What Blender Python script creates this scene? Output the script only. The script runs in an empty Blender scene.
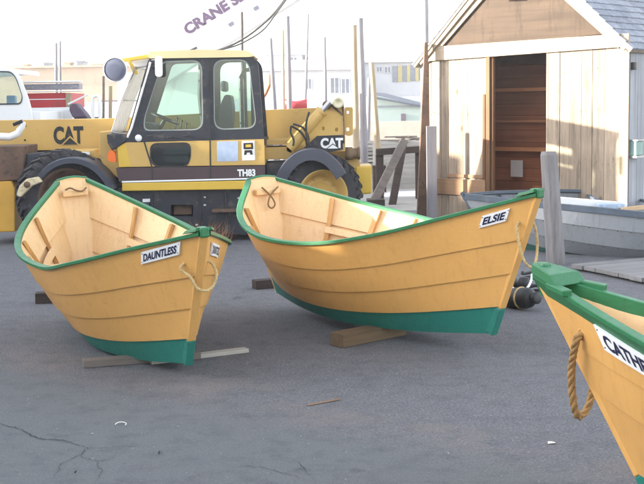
import bpy, bmesh, math, random
from mathutils import Vector, Matrix, Euler
from mathutils.geometry import tessellate_polygon
random.seed(7)
R = math.radians
scene = bpy.context.scene
COL = scene.collection

# ------------------------------------------------------------------ camera
F, PX, CY = 1150.0, 322.0, 242.0
PITCH = math.atan(136 / F); ROLL = R(1.0); EYE = 1.75
cam_d = bpy.data.cameras.new("camera"); cam = bpy.data.objects.new("camera", cam_d); COL.objects.link(cam)
cam_d.sensor_width = 36; cam_d.sensor_fit = 'HORIZONTAL'; cam_d.lens = F / 644 * 36
cam_d.clip_start = .1; cam_d.clip_end = 2000
cam.matrix_world = Matrix.Translation((0, 0, EYE)) @ Matrix.Rotation(R(90) - PITCH, 4, 'X') @ Matrix.Rotation(-ROLL, 4, 'Z')
scene.camera = cam

def ray(px, py):                       # survey helper: direction of a sight line in the photograph
    a, b = px - PX, py - CY; c, s = math.cos(ROLL), math.sin(ROLL)
    X = a * c - b * s; Y = a * s + b * c
    u = -Y / F; cp, sp = math.cos(PITCH), math.sin(PITCH)
    return Vector((X / F, cp + u * sp, -sp + u * cp))
def at(px, py, Y):
    d = ray(px, py); t = Y / d.y
    return Vector((0, 0, EYE)) + d * t
def gnd(px, py, z=0.0):
    d = ray(px, py); t = (z - EYE) / d.z
    return Vector((0, 0, EYE)) + d * t

# ------------------------------------------------------------------ materials
def new_mat(name):
    m = bpy.data.materials.new(name); m.use_nodes = True
    nt = m.node_tree; b = nt.nodes['Principled BSDF']
    return m, nt, b
def ramp(nt, fac, stops):
    r = nt.nodes.new('ShaderNodeValToRGB'); e = r.color_ramp.elements
    e[0].position, e[0].color = stops[0][0], (*stops[0][1], 1)
    e[1].position, e[1].color = stops[-1][0], (*stops[-1][1], 1)
    for p, c in stops[1:-1]:
        n = e.new(p); n.color = (*c, 1)
    nt.links.new(fac, r.inputs[0]); return r.outputs[0]
def coords(nt, scale=(1, 1, 1), kind='Object'):
    t = nt.nodes.new('ShaderNodeTexCoord'); mp = nt.nodes.new('ShaderNodeMapping')
    mp.inputs['Scale'].default_value = scale
    nt.links.new(t.outputs[kind], mp.inputs[0]); return mp.outputs[0]
def noise(nt, vec, scale, detail=4, rough=.55):
    n = nt.nodes.new('ShaderNodeTexNoise'); n.inputs['Scale'].default_value = scale
    n.inputs['Detail'].default_value = detail; n.inputs['Roughness'].default_value = rough
    nt.links.new(vec, n.inputs['Vector']); return n.outputs['Fac']
def mixc(nt, fac, a, b, mode='MIX'):
    m = nt.nodes.new('ShaderNodeMix'); m.data_type = 'RGBA'; m.blend_type = mode
    for s, v in ((m.inputs[0], fac), (m.inputs[6], a), (m.inputs[7], b)):
        if isinstance(v, (int, float)): s.default_value = v
        elif isinstance(v, tuple): s.default_value = (*v, 1)
        else: nt.links.new(v, s)
    return m.outputs[2]
def bump(nt, b, h, strength=.3, dist=.01):
    n = nt.nodes.new('ShaderNodeBump'); n.inputs['Strength'].default_value = strength
    n.inputs['Distance'].default_value = dist
    nt.links.new(h, n.inputs['Height']); nt.links.new(n.outputs[0], b.inputs['Normal'])
def mul(c, k): return tuple(min(1, x * k) for x in c)
def paint(name, col, rough=.45, var=.12, dirt=None, scale=3, spec=.5, metal=0, bmp=.08, dirt_amt=.55, stretch=(1, 1, 1)):
    m, nt, b = new_mat(name)
    v = coords(nt, stretch)
    n1 = noise(nt, v, scale, 6, .6)
    c = ramp(nt, n1, [(.3, mul(col, 1 - var)), (.7, mul(col, 1 + var))])
    if dirt:
        n2 = noise(nt, v, scale * 2.3, 8, .7)
        f = ramp(nt, n2, [(dirt_amt, (0, 0, 0)), (dirt_amt + .14, (1, 1, 1))])
        c = mixc(nt, f, c, dirt)
    nt.links.new(c, b.inputs['Base Color'])
    b.inputs['Roughness'].default_value = rough; b.inputs['Metallic'].default_value = metal
    b.inputs['Specular IOR Level'].default_value = spec
    if bmp: bump(nt, b, noise(nt, v, scale * 20, 3), bmp, .004)
    return m
def wood(name, col, var=.3, rough=.8, axis='Z', grain=18, dark=.45, isl=.25, bmp=.35, knots=False):
    """boards: grain drawn out along one axis, each loose board a little different"""
    m, nt, b = new_mat(name)
    st = {'X': (.06, 1, 1), 'Y': (1, .06, 1), 'Z': (1, 1, .06)}[axis]
    v = coords(nt, st)
    g = nt.nodes.new('ShaderNodeNewGeometry')
    n1 = noise(nt, v, grain, 8, .7)
    c = ramp(nt, n1, [(.25, mul(col, dark)), (.5, col), (.8, mul(col, 1 + var))])
    big = noise(nt, coords(nt), 1.6, 4)
    c = mixc(nt, ramp(nt, big, [(.35, (.0,) * 3), (.7, (.6,) * 3)]), c, mul(col, .62))
    if knots:
        kv = nt.nodes.new('ShaderNodeTexVoronoi'); kv.inputs['Scale'].default_value = 3.4
        nt.links.new(coords(nt, (1, 1, .6)), kv.inputs['Vector'])
        c = mixc(nt, ramp(nt, kv.outputs['Distance'], [(.05, (.85,) * 3), (.13, (0,) * 3)]), c, mul(col, .3))
        lo = noise(nt, coords(nt, (1, 1, .16)), 7, 6, .7)
        c = mixc(nt, ramp(nt, lo, [(.52, (0,) * 3), (.66, (.75,) * 3)]), c, mul(col, .42))
    br = ramp(nt, g.outputs['Random Per Island'], [(0, (1 - isl,) * 3), (1, (1 + isl * .3,) * 3)])
    c = mixc(nt, 1.0, c, br, 'MULTIPLY')
    nt.links.new(c, b.inputs['Base Color']); b.inputs['Roughness'].default_value = rough
    b.inputs['Specular IOR Level'].default_value = .25
    bump(nt, b, n1, bmp, .004)
    return m
def glass(name, tint=(.75, .85, .85), refl=.12):
    m = bpy.data.materials.new(name); m.use_nodes = True; nt = m.node_tree
    nt.nodes.clear(); o = nt.nodes.new('ShaderNodeOutputMaterial')
    t = nt.nodes.new('ShaderNodeBsdfTransparent'); t.inputs[0].default_value = (*tint, 1)
    g = nt.nodes.new('ShaderNodeBsdfGlossy'); g.inputs['Roughness'].default_value = .03
    mx = nt.nodes.new('ShaderNodeMixShader')
    fr = nt.nodes.new('ShaderNodeFresnel'); fr.inputs[0].default_value = 1.5
    ad = nt.nodes.new('ShaderNodeMath'); ad.operation = 'ADD'; ad.inputs[1].default_value = refl; ad.use_clamp = True
    nt.links.new(fr.outputs[0], ad.inputs[0]); nt.links.new(ad.outputs[0], mx.inputs[0])
    nt.links.new(t.outputs[0], mx.inputs[1]); nt.links.new(g.outputs[0], mx.inputs[2])
    nt.links.new(mx.outputs[0], o.inputs[0]); return m

M = {}
def hull_paint(name, col, worn, dirty):
    """brushed boat paint: broad tone drift, streaks running down, small scuffs"""
    m, nt, b = new_mat(name); v = coords(nt)
    c = ramp(nt, noise(nt, v, 1.3, 5, .6), [(.3, mul(col, .92)), (.7, mul(col, 1.07))])
    streak = noise(nt, coords(nt, (1, 1, .09)), 26, 5, .65)
    c = mixc(nt, ramp(nt, streak, [(.52, (0,) * 3), (.75, (.5,) * 3)]), c, dirty)
    brush = noise(nt, coords(nt, (.05, 1, 1)), 60, 3, .5)
    c = mixc(nt, ramp(nt, brush, [(.45, (0,) * 3), (.8, (.35,) * 3)]), c, worn)
    sc = noise(nt, v, 17, 8, .75); big = noise(nt, v, 2.2, 3)
    f = mixc(nt, 1.0, ramp(nt, sc, [(.62, (0,) * 3), (.67, (1,) * 3)]), ramp(nt, big, [(.5, (0,) * 3), (.62, (.7,) * 3)]), 'MULTIPLY')
    c = mixc(nt, f, c, dirty)
    nt.links.new(c, b.inputs['Base Color'])
    nt.links.new(ramp(nt, sc, [(.3, (.36,) * 3), (.7, (.55,) * 3)]), b.inputs['Roughness'])
    bump(nt, b, brush, .10, .003); return m
M['hull'] = hull_paint('dory_buff_paint', (.645, .345, .10), (.68, .40, .15), (.47, .25, .07))
M['teal'] = hull_paint('bottom_green_paint', (.014, .17, .13), (.05, .21, .17), (.03, .10, .08))
M['green'] = hull_paint('rail_green_paint', (.017, .145, .052), (.05, .22, .10), (.02, .09, .045))
M['cream'] = hull_paint('inside_buff_paint', (.72, .48, .245), (.77, .56, .33), (.46, .28, .12))
M['rib'] = wood('oiled_frame_wood', (.60, .34, .13), .2, .55, 'Z', 10, .7, .15)
M['board_w'] = paint('sign_white', (.78, .78, .80), .4, .03)
M['navy'] = paint('letter_navy', (.012, .014, .05), .4, .05)
M['rope'] = paint('manila_rope', (.50, .36, .17), .9, .3, (.3, .2, .09), 30)
M['rope_tan'] = paint('thick_tan_rope', (.36, .21, .08), .9, .35, (.2, .11, .04), 30)
M['cat'] = paint('machine_yellow', (.54, .345, .10), .42, .07, (.30, .20, .10), 2.2, dirt_amt=.60)
M['catb'] = paint('bright_yellow', (.62, .40, .05), .4, .06, (.4, .26, .06), 3, dirt_amt=.66)
M['dark'] = paint('dark_blue_black_paint', (.018, .02, .030), .5, .25, (.085, .07, .06), 3, dirt_amt=.54)
M['maroon'] = paint('dark_maroon_stripe', (.06, .035, .04), .4, .15)
M['rubber'] = paint('tyre_rubber', (.036, .034, .038), .85, .25, (.11, .09, .075), 5, dirt_amt=.58, bmp=.3)
M['fender'] = paint('fender_plastic', (.035, .04, .06), .45, .2, (.12, .11, .11), 3, dirt_amt=.64)
M['white'] = paint('white_paint', (.80, .80, .80), .45, .03, (.6, .58, .54), 1.5, dirt_amt=.66)
M['steel'] = paint('bare_steel', (.42, .42, .44), .35, .15, metal=.8)
M['hose'] = paint('hose_rubber', (.02, .02, .02), .5, .1)
M['rust'] = paint('rusty_steel', (.13, .075, .05), .75, .3, (.05, .035, .03), 4, dirt_amt=.52)
M['lens'] = paint('lamp_lens', (.11, .12, .17), .15, .06)
M['orange'] = paint('orange_lens', (.8, .15, .02), .25, .05)
M['glass'] = glass('cab_glass', (.80, .89, .86), .03)
M['glassd'] = glass('dark_cab_glass', (.12, .16, .17), .08)
M['seat'] = paint('seat_vinyl', (.05, .06, .075), .6, .15)
M['decal_blue'] = paint('faded_blue_decal', (.38, .46, .62), .5, .1, (.5, .45, .3), 14, dirt_amt=.55)
M['post'] = wood('weathered_post_wood', (.26, .245, .25), .25, .85, 'Z', 16, .5, .2)
M['post_cream'] = wood('cream_pole', (.42, .33, .22), .2, .8, 'Z', 8, .65, .1)  # cream wood, paler than the grey poles
M['post_lav'] = wood('grey_pole', (.31, .29, .31), .25, .85, 'Z', 12, .6, .1)
M['timber'] = wood('dark_timber', (.08, .06, .052), .4, .85, 'X', 14, .5, .3)
M['timber_g'] = wood('grey_timber', (.22, .19, .17), .4, .85, 'X', 14, .5, .3)
M['timber_l'] = wood('pale_timber', (.50, .47, .43), .3, .8, 'X', 14, .5, .3)
M['timber_b'] = wood('brown_timber', (.22, .15, .09), .4, .8, 'X', 14, .5, .3)
M['shed_w'] = wood('shed_old_boards', (.40, .315, .24), .5, .85, 'Z', 13, .45, .28, .6, True)
M['shed_h'] = wood('shed_trim_boards', (.42, .33, .24), .3, .8, 'X', 13, .7, .2)
M['shed_side'] = wood('shed_grey_side_boards', (.36, .37, .40), .3, .85, 'Z', 13, .6, .2)
M['ply'] = wood('gable_plywood', (.075, .05, .033), .3, .75, 'X', 5, .5, .12, .3, True)
M['patch'] = wood('fresh_orange_board', (.40, .24, .14), .3, .8, 'X', 10, .6, .15)
M['jamb'] = wood('red_brown_door_wood', (.20, .10, .05), .3, .7, 'Z', 10, .55, .3)
M['inside'] = wood('dark_inside_wood', (.46, .17, .075), .4, .8, 'X', 8, .6, .3)
M['shelf'] = wood('shelf_wood', (.72, .32, .14), .3, .7, 'X', 8, .6, .3)
M['gboat'] = hull_paint('grey_blue_boat_paint', (.225, .24, .262), (.30, .31, .33), (.13, .12, .11))
M['gboatrail'] = paint('slate_rail_paint', (.075, .10, .135), .6, .25, (.16, .15, .15), 4, dirt_amt=.58)
M['gboatgreen'] = paint('old_green_bottom_paint', (.035, .12, .10), .6, .2, (.07, .12, .12), 3, dirt_amt=.58)
M['deck'] = wood('grey_deck_boards', (.24, .235, .24), .25, .85, 'X', 12, .6, .2)
M['matt_black'] = paint('matt_black_rubber', (.016, .016, .018), .55, .3, (.06, .058, .055), 9, dirt_amt=.56, bmp=.3)
M['black'] = paint('black_plastic', (.012, .012, .014), .28, .2, (.04, .04, .045), 8)
M['redpaint'] = paint('red_paint', (.48, .035, .045), .5, .12, (.3, .05, .05), 2)
M['paper'] = paint('paper_white', (.75, .72, .68), .8, .05)
M['tan'] = paint('tan_brick', (.40, .30, .22), .85, .12, (.34, .25, .18), .6)
M['farwhite'] = paint('far_white_siding', (.50, .51, .55), .7, .06, (.43, .44, .50), .5)
M['fargreen'] = paint('far_pale_green_siding', (.28, .36, .35), .7, .05)
M['farroof'] = paint('far_slate_roof', (.05, .065, .10), .7, .15)
M['farwin'] = paint('far_window_grey', (.15, .17, .22), .4, .2)
M['faryellow'] = paint('far_yellow_panel', (.42, .34, .12), .6, .1)
M['purple'] = paint('crane_letter_purple', (.075, .035, .10), .5, .05)
M['darkpurple'] = paint('dark_tarp', (.10, .07, .11), .7, .3)
M['teal_glass'] = paint('meter_glass', (.22, .36, .33), .2, .2)

def shingle_mat():
    m, nt, b = new_mat('slate_grey_shingles')
    g = nt.nodes.new('ShaderNodeNewGeometry')
    c = ramp(nt, g.outputs['Random Per Island'], [(0, (.15, .17, .22)), (.5, (.21, .24, .30)), (1, (.30, .32, .38))])
    n = noise(nt, coords(nt), 30, 6)
    c = mixc(nt, .35, c, ramp(nt, n, [(.3, (.1, .1, .13)), (.7, (.4, .42, .46))]))
    nt.links.new(c, b.inputs['Base Color']); b.inputs['Roughness'].default_value = .85
    bump(nt, b, n, .4, .005); return m
M['shingle'] = shingle_mat()

def asphalt_mat():
    m, nt, b = new_mat('old_asphalt')
    v = coords(nt)
    sx = nt.nodes.new('ShaderNodeSeparateXYZ'); nt.links.new(v, sx.inputs[0])
    def mth(op, a, bb):
        n = nt.nodes.new('ShaderNodeMath'); n.operation = op
        for i, q in enumerate((a, bb)):
            if isinstance(q, (int, float)): n.inputs[i].default_value = q
            else: nt.links.new(q, n.inputs[i])
        return n.outputs[0]
    fine = noise(nt, v, 70, 6, .9)
    speck = nt.nodes.new('ShaderNodeTexVoronoi'); speck.inputs['Scale'].default_value = 105
    nt.links.new(v, speck.inputs['Vector'])
    mid = noise(nt, v, 6, 8, .7); big = noise(nt, v, .75, 6, .6); patch = noise(nt, v, 1.7, 5, .6)
    rough_c = ramp(nt, fine, [(.36, (.09, .091, .102)), (.5, (.158, .16, .175)), (.62, (.28, .282, .296))])
    st = ramp(nt, speck.outputs['Color'], [(.0, (.6,) * 3), (.6, (.98,) * 3), (.9, (1.15,) * 3), (1, (1.8,) * 3)])
    rough_c = mixc(nt, .8, rough_c, st, 'MULTIPLY')
    smooth_c = ramp(nt, fine, [(.36, (.112, .121, .126)), (.64, (.190, .202, .208))])
    # boundary of the smoother, older strip that runs across the bottom left of the yard
    w = mth('MULTIPLY', mth('SUBTRACT', big, .5), 1.3)
    line = mth('ADD', mth('ADD', sx.outputs['Y'], mth('MULTIPLY', sx.outputs['X'], .78)), w)
    f = ramp(nt, mth('MULTIPLY', mth('SUBTRACT', 6.35, line), .9), [(0, (0,) * 3), (.55, (1,) * 3)])
    c = mixc(nt, f, rough_c, smooth_c)
    # sandy dust drift along that boundary, blotches elsewhere
    dd = mth('ABSOLUTE', mth('SUBTRACT', line, 6.45), 0)
    band = ramp(nt, dd, [(0, (1,) * 3), (.5, (0,) * 3)])
    sandf = mixc(nt, 1.0, band, ramp(nt, patch, [(.40, (0,) * 3), (.68, (.62,) * 3)]), 'MULTIPLY')
    c = mixc(nt, sandf, c, (.25, .205, .18))
    c = mixc(nt, ramp(nt, big, [(.45, (0,) * 3), (.75, (.35,) * 3)]), c, (.16, .15, .17))
    c = mixc(nt, ramp(nt, mid, [(.34, (.5,) * 3), (.52, (0,) * 3)]), c, (.085, .088, .105))
    stain = noise(nt, v, 2.9, 4, .5)
    c = mixc(nt, ramp(nt, stain, [(.66, (0,) * 3), (.74, (.55,) * 3)]), c, (.055, .056, .066))
    scuff = noise(nt, coords(nt, (.35, 2.2, 1)), 2.2, 5, .6)
    c = mixc(nt, ramp(nt, scuff, [(.55, (0,) * 3), (.75, (.30,) * 3)]), c, (.20, .195, .20))
    nt.links.new(c, b.inputs['Base Color'])
    b.inputs['Roughness'].default_value = .88; b.inputs['Specular IOR Level'].default_value = .3
    h = mth('ADD', mth('MULTIPLY', fine, .8), mth('MULTIPLY', speck.outputs['Distance'], .5))
    bump(nt, b, h, .8, .012)
    return m
M['asphalt'] = asphalt_mat()
M['yard'] = paint('pale_gravel', (.30, .28, .26), .9, .12, (.4, .38, .36), .5)

# ------------------------------------------------------------------ mesh builder
class MB:
    def __init__(s): s.v = []; s.f = []; s.m = []; s.cur = 0; s.sm = []
    def add(s, vs, fs, smooth=False):
        o = len(s.v); s.v += [tuple(p) for p in vs]
        s.f += [tuple(i + o for i in f) for f in fs]; s.m += [s.cur] * len(fs); s.sm += [smooth] * len(fs)
    def box(s, a, b, j=0):
        x0, y0, z0 = a; x1, y1, z1 = b
        vs = [(x, y, z) for x in (x0, x1) for y in (y0, y1) for z in (z0, z1)]
        if j: vs = [tuple(c + random.uniform(-j, j) for c in p) for p in vs]
        s.add(vs, [(0, 1, 3, 2), (4, 6, 7, 5), (0, 4, 5, 1), (2, 3, 7, 6), (0, 2, 6, 4), (1, 5, 7, 3)])
    def obox(s, p, q, w, h, up=(0, 0, 1), taper=1.0):
        """timber from p to q, w wide, h thick"""
        p, q = Vector(p), Vector(q); d = (q - p).normalized(); u = Vector(up)
        if abs(d.dot(u)) > .98: u = Vector((0, 1, 0))
        sx = d.cross(u).normalized(); sz = sx.cross(d)
        vs = [c + sx * a * w / 2 * k + sz * b * h / 2 * k for c, k in ((p, 1), (q, taper)) for a, b in ((-1, -1), (1, -1), (1, 1), (-1, 1))]
        s.add(vs, [(0, 3, 2, 1), (4, 5, 6, 7), (0, 1, 5, 4), (1, 2, 6, 5), (2, 3, 7, 6), (3, 0, 4, 7)])
    def prism(s, pts, y0, y1, holes=(), ax='y'):
        """outline in x,z pushed from y0 to y1, with holes"""
        loops = [list(pts)] + [list(h) for h in holes]
        flat = [p for l in loops for p in l]
        tri = tessellate_polygon([[Vector((p[0], p[1], 0)) for p in l] for l in loops])
        n = len(flat)
        mk = (lambda p, y: (p[0], y, p[1])) if ax == 'y' else ((lambda p, y: (y, p[0], p[1])) if ax == 'x' else (lambda p, y: (p[0], p[1], y)))
        vs = [mk(p, y0) for p in flat] + [mk(p, y1) for p in flat]
        fs = [tuple(t) for t in tri] + [tuple(i + n for i in reversed(t)) for t in tri]
        o = 0
        for l in loops:
            k = len(l)
            for i in range(k): fs.append((o + i, o + (i + 1) % k, n + o + (i + 1) % k, n + o + i))
            o += k
        s.add(vs, fs)
    def tube(s, pts, r, n=8, caps=True, smooth=True):
        pts = [Vector(p) for p in pts]; rs = r if isinstance(r, (list, tuple)) else [r] * len(pts)
        vs = []; fs = []; ref = None
        for i, p in enumerate(pts):
            d = (pts[min(i + 1, len(pts) - 1)] - pts[max(i - 1, 0)]).normalized()
            if ref is None:
                ref = Vector((0, 0, 1)) if abs(d.z) < .9 else Vector((1, 0, 0))
            a = (ref - d * ref.dot(d)).normalized(); ref = a; b = d.cross(a)
            for k in range(n):
                t = 2 * math.pi * k / n; vs.append(p + (a * math.cos(t) + b * math.sin(t)) * rs[i])
        for i in range(len(pts) - 1):
            for k in range(n):
                k2 = (k + 1) % n; fs.append((i * n + k, i * n + k2, (i + 1) * n + k2, (i + 1) * n + k))
        s.add(vs, fs, smooth)
        if caps:
            L = (len(pts) - 1) * n
            s.add(vs[:n], [tuple(reversed(range(n)))]); s.add(vs[L:], [tuple(range(n))])
    def lathe(s, c, axis, prof, n=32, smooth=True):
        """profile of (distance along axis, radius)"""
        c = Vector(c); ax = Vector(axis).normalized()
        ref = Vector((0, 0, 1)) if abs(ax.z) < .9 else Vector((1, 0, 0))
        a = (ref - ax * ref.dot(ax)).normalized(); b = ax.cross(a); vs = []; fs = []
        for h, r in prof:
            for k in range(n):
                t = 2 * math.pi * k / n; vs.append(c + ax * h + (a * math.cos(t) + b * math.sin(t)) * max(r, 1e-4))
        for i in range(len(prof) - 1):
            for k in range(n):
                k2 = (k + 1) % n; fs.append((i * n + k, i * n + k2, (i + 1) * n + k2, (i + 1) * n + k))
        s.add(vs, fs, smooth)
    def loft(s, rows, close=False, smooth=True):
        n = len(rows[0]); vs = [p for r_ in rows for p in r_]; fs = []
        for i in range(len(rows) - 1):
            for k in range(n if close else n - 1):
                k2 = (k + 1) % n; fs.append((i * n + k, i * n + k2, (i + 1) * n + k2, (i + 1) * n + k))
        s.add(vs, fs, smooth)
    def build(s, name, mats, parent=None, off=None, bevel=0, solid=0, xf=None):
        me = bpy.data.meshes.new(name)
        vs = s.v
        if xf is not None: vs = [tuple(xf @ Vector(p)) for p in vs]
        if off is not None: vs = [(p[0] - off[0], p[1] - off[1], p[2] - off[2]) for p in vs]
        me.from_pydata(vs, [], s.f)
        if not isinstance(mats, (list, tuple)): mats = [mats]
        for m in mats: me.materials.append(m)
        me.polygons.foreach_set('material_index', s.m); me.polygons.foreach_set('use_smooth', s.sm)
        bm = bmesh.new(); bm.from_mesh(me); bmesh.ops.recalc_face_normals(bm, faces=bm.faces); bm.to_mesh(me); bm.free()
        me.update()
        o = bpy.data.objects.new(name, me); COL.objects.link(o)
        if parent: o.parent = parent
        if bevel:
            b = o.modifiers.new('bevel', 'BEVEL'); b.width = bevel; b.segments = 2; b.limit_method = 'ANGLE'; b.angle_limit = R(35)
        if solid:
            b = o.modifiers.new('solid', 'SOLIDIFY'); b.thickness = solid
        return o
def tag(o, label=None, cat=None, group=None, kind=None):
    if label: o['label'] = label
    if cat: o['category'] = cat
    if group: o['group'] = group
    if kind: o['kind'] = kind
    return o
def thing(name, loc, label, cat, group=None, rot=(0, 0, 0)):
    o = bpy.data.objects.new(name, None); COL.objects.link(o); o.location = loc; o.rotation_euler = rot
    o.empty_display_size = .2
    return tag(o, label, cat, group)
def lone(name, mb, mat, loc, label, cat, group=None, bevel=0, kind=None):
    o = mb.build(name, mat, None, off=loc, bevel=bevel); o.location = loc
    return tag(o, label, cat, group, kind)

_fc = {}
def text_geo(txt, bold=0.0):
    """flat lettering as (verts2d, faces), cap height 1, starting at x=0"""
    key = (txt, bold)
    if key in _fc: return _fc[key]
    cu = bpy.data.curves.new('t', 'FONT'); cu.body = txt; cu.size = 1; cu.offset = bold; cu.resolution_u = 4
    ob = bpy.data.objects.new('t', cu); COL.objects.link(ob)
    dg = bpy.context.evaluated_depsgraph_get(); dg.update()
    me = bpy.data.meshes.new_from_object(ob.evaluated_get(dg))
    vs = [(v.co.x, v.co.y) for v in me.vertices]; fs = [tuple(p.vertices) for p in me.polygons]
    bpy.data.objects.remove(ob); bpy.data.curves.remove(cu); bpy.data.meshes.remove(me)
    x0 = min(v[0] for v in vs); x1 = max(v[0] for v in vs); y0 = min(v[1] for v in vs); y1 = max(v[1] for v in vs)
    k = 1 / (y1 - y0)
    out = ([((x - x0) * k, (y - y0) * k) for x, y in vs], fs, (x1 - x0) * k); _fc[key] = out; return out

def roundpoly(pts, r, n=5):
    out = []; L = len(pts)
    rr = r if isinstance(r, (list, tuple)) else [r] * L
    for i in range(L):
        p = Vector(pts[i]); a = Vector(pts[i - 1]) - p; b = Vector(pts[(i + 1) % L]) - p
        k = min(rr[i], a.length * .49, b.length * .49)
        A = p + a.normalized() * k; B = p + b.normalized() * k
        for j in range(n + 1):
            t = j / n; q = A * (1 - t) ** 2 + p * 2 * t * (1 - t) + B * t * t; out.append((q.x, q.y))
    return out
def rope_mb(pts, r, pitch=None, n=6):
    """three-strand laid rope along a smooth path"""
    pts = [Vector(p) for p in pts]; mb = MB(); pitch = pitch or r * 7
    dense = []
    for i in range(len(pts) - 1):
        p0, p1, p2, p3 = pts[max(i - 1, 0)], pts[i], pts[i + 1], pts[min(i + 2, len(pts) - 1)]
        k = max(4, int((p2 - p1).length / (pitch / 7)))
        for j in range(k):
            t = j / k
            dense.append(.5 * (2 * p1 + (p2 - p0) * t + (2 * p0 - 5 * p1 + 4 * p2 - p3) * t * t + (3 * p1 - p0 - 3 * p2 + p3) * t ** 3))
    dense.append(pts[-1])
    strands = [[], [], []]; L = 0; ref = Vector((.3, .5, .8)).normalized()
    for i, p in enumerate(dense):
        if i: L += (p - dense[i - 1]).length
        d = (dense[min(i + 1, len(dense) - 1)] - dense[max(i - 1, 0)]).normalized()
        a = (ref - d * ref.dot(d)).normalized(); ref = a; b = d.cross(a)
        for s_ in range(3):
            t = 2 * math.pi * (L / pitch + s_ / 3)
            strands[s_].append(p + (a * math.cos(t) + b * math.sin(t)) * r * .52)
    for st in strands: mb.tube(st, r * .54, n)
    return mb

# ------------------------------------------------------------------ world and light
SUN_EL = R(13); SUN_DIR = Vector((-.998, -.06, 0)).normalized() * math.cos(SUN_EL) + Vector((0, 0, math.sin(SUN_EL)))
w = bpy.data.worlds.new("World"); scene.world = w; w.use_nodes = True
nt = w.node_tree; bg = nt.nodes['Background']
sky = nt.nodes.new('ShaderNodeTexSky'); sky.sky_type = 'NISHITA'; sky.sun_disc = False
sky.sun_elevation = SUN_EL; sky.sun_rotation = math.atan2(SUN_DIR.x, SUN_DIR.y)
sky.air_density = 1.0; sky.dust_density = 1.5; sky.ozone_density = 1.0
hs = nt.nodes.new('ShaderNodeHueSaturation'); hs.inputs['Saturation'].default_value = .35
nt.links.new(sky.outputs[0], hs.inputs['Color']); nt.links.new(hs.outputs[0], bg.inputs[0])
bg.inputs[1].default_value = .15
sl = bpy.data.lights.new('sun', 'SUN'); so = bpy.data.objects.new('sun', sl); COL.objects.link(so)
sl.energy = 4.3; sl.angle = R(.6); sl.color = (1, .90, .76)
so.rotation_euler = SUN_DIR.to_track_quat('Z', 'Y').to_euler(); so.location = (-20, 0, 20)
scene.view_settings.view_transform = 'Standard'; scene.view_settings.look = 'None'
scene.view_settings.exposure = 2.5; scene.view_settings.gamma = 1
scene.view_settings.use_curve_mapping = False

# ------------------------------------------------------------------ ground
mb = MB(); mb.add([(-118, -38, 0), (118, -38, 0), (118, 158, 0), (-118, 158, 0)], [(0, 1, 2, 3)])
tag(mb.build('ground', M['asphalt']), kind='structure')
mb = MB(); mb.add([(-117, 19, .004), (117, 19, .004), (117, 157, .004), (-117, 157, .004)], [(0, 1, 2, 3)])
tag(mb.build('yard', M['yard']), kind='structure')
# cracks in the tarmac at the bottom left
def crack(mb, pix, w0):
    P = [gnd(x, y, .004) for x, y in pix]; Q = []
    for i in range(len(P) - 1):
        for k in range(7): Q.append(P[i].lerp(P[i + 1], k / 7) + Vector((random.uniform(-.008, .008), random.uniform(-.012, .012), 0)))
    Q.append(P[-1]); vs = []; n = len(Q)
    for i, p in enumerate(Q):
        d = (Q[min(i + 1, n - 1)] - Q[max(i - 1, 0)]).normalized(); s = Vector((-d.y, d.x, 0))
        ww = w0 * random.uniform(.35, 1.2) * min(1, (n - i) / n * 1.6); vs += [p + s * ww, p - s * ww]
    mb.add(vs, [(2 * i, 2 * i + 1, 2 * i + 3, 2 * i + 2) for i in range(n - 1)])
mb = MB()
crack(mb, [(-5, 422), (18, 428), (38, 438), (62, 440), (90, 448), (120, 447), (160, 445), (200, 438)], .0042)
crack(mb, [(88, 447), (80, 455), (62, 463), (55, 474), (52, 482)], .0024)
crack(mb, [(80, 456), (100, 461), (112, 458), (118, 452)], .0018)
crack(mb, [(240, 466), (262, 467), (290, 474), (312, 482)], .0024)
crack(mb, [(300, 462), (308, 472), (318, 484)], .0018)
crack(mb, [(96, 461), (102, 472), (96, 484)], .0018)
cm, cnt, cb = new_mat('crack_dark'); cb.inputs['Base Color'].default_value = (.035, .037, .042, 1); cb.inputs['Roughness'].default_value = .95
tag(mb.build('asphalt_crack', cm), kind='structure')
# grit
def grit(name, n, lo, hi, mat, label, flat=.5, ybias=1.6):
    mb = MB()
    for i in range(n):
        y = 4.6 + (13 - 4.6) * random.random() ** ybias; x = random.uniform(-.31, .31) * y
        r = random.uniform(lo, hi) * random.choice((.6, .8, 1, 1, 1.5)); a = random.uniform(0, 6.28)
        k = random.choice((1, 1, 1.4, 2.2)); vs = []
        for t in range(5):
            q = a + t * 1.2566; vx = math.cos(q) * r * k * random.uniform(.7, 1.2); vy = math.sin(q) * r * random.uniform(.7, 1.2)
            vs.append((x + vx * math.cos(a) - vy * math.sin(a), y + vx * math.sin(a) + vy * math.cos(a), .001))
        vs.append((x, y, r * flat * 1.3 + .001))
        mb.add(vs, [(t, (t + 1) % 5, 5) for t in range(5)])
    return tag(mb.build(name, mat), label, kind='stuff')
grit('gravel', 4200, .0018, .0050, paint('grit_grey', (.20, .19, .20), .9, .5, scale=20), 'grey grit scattered over the tarmac')
grit('pale_grit', 220, .002, .0045, paint('grit_pale', (.38, .36, .34), .8, .3, scale=20), 'pale chips and crumbs scattered over the tarmac', .3)
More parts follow.
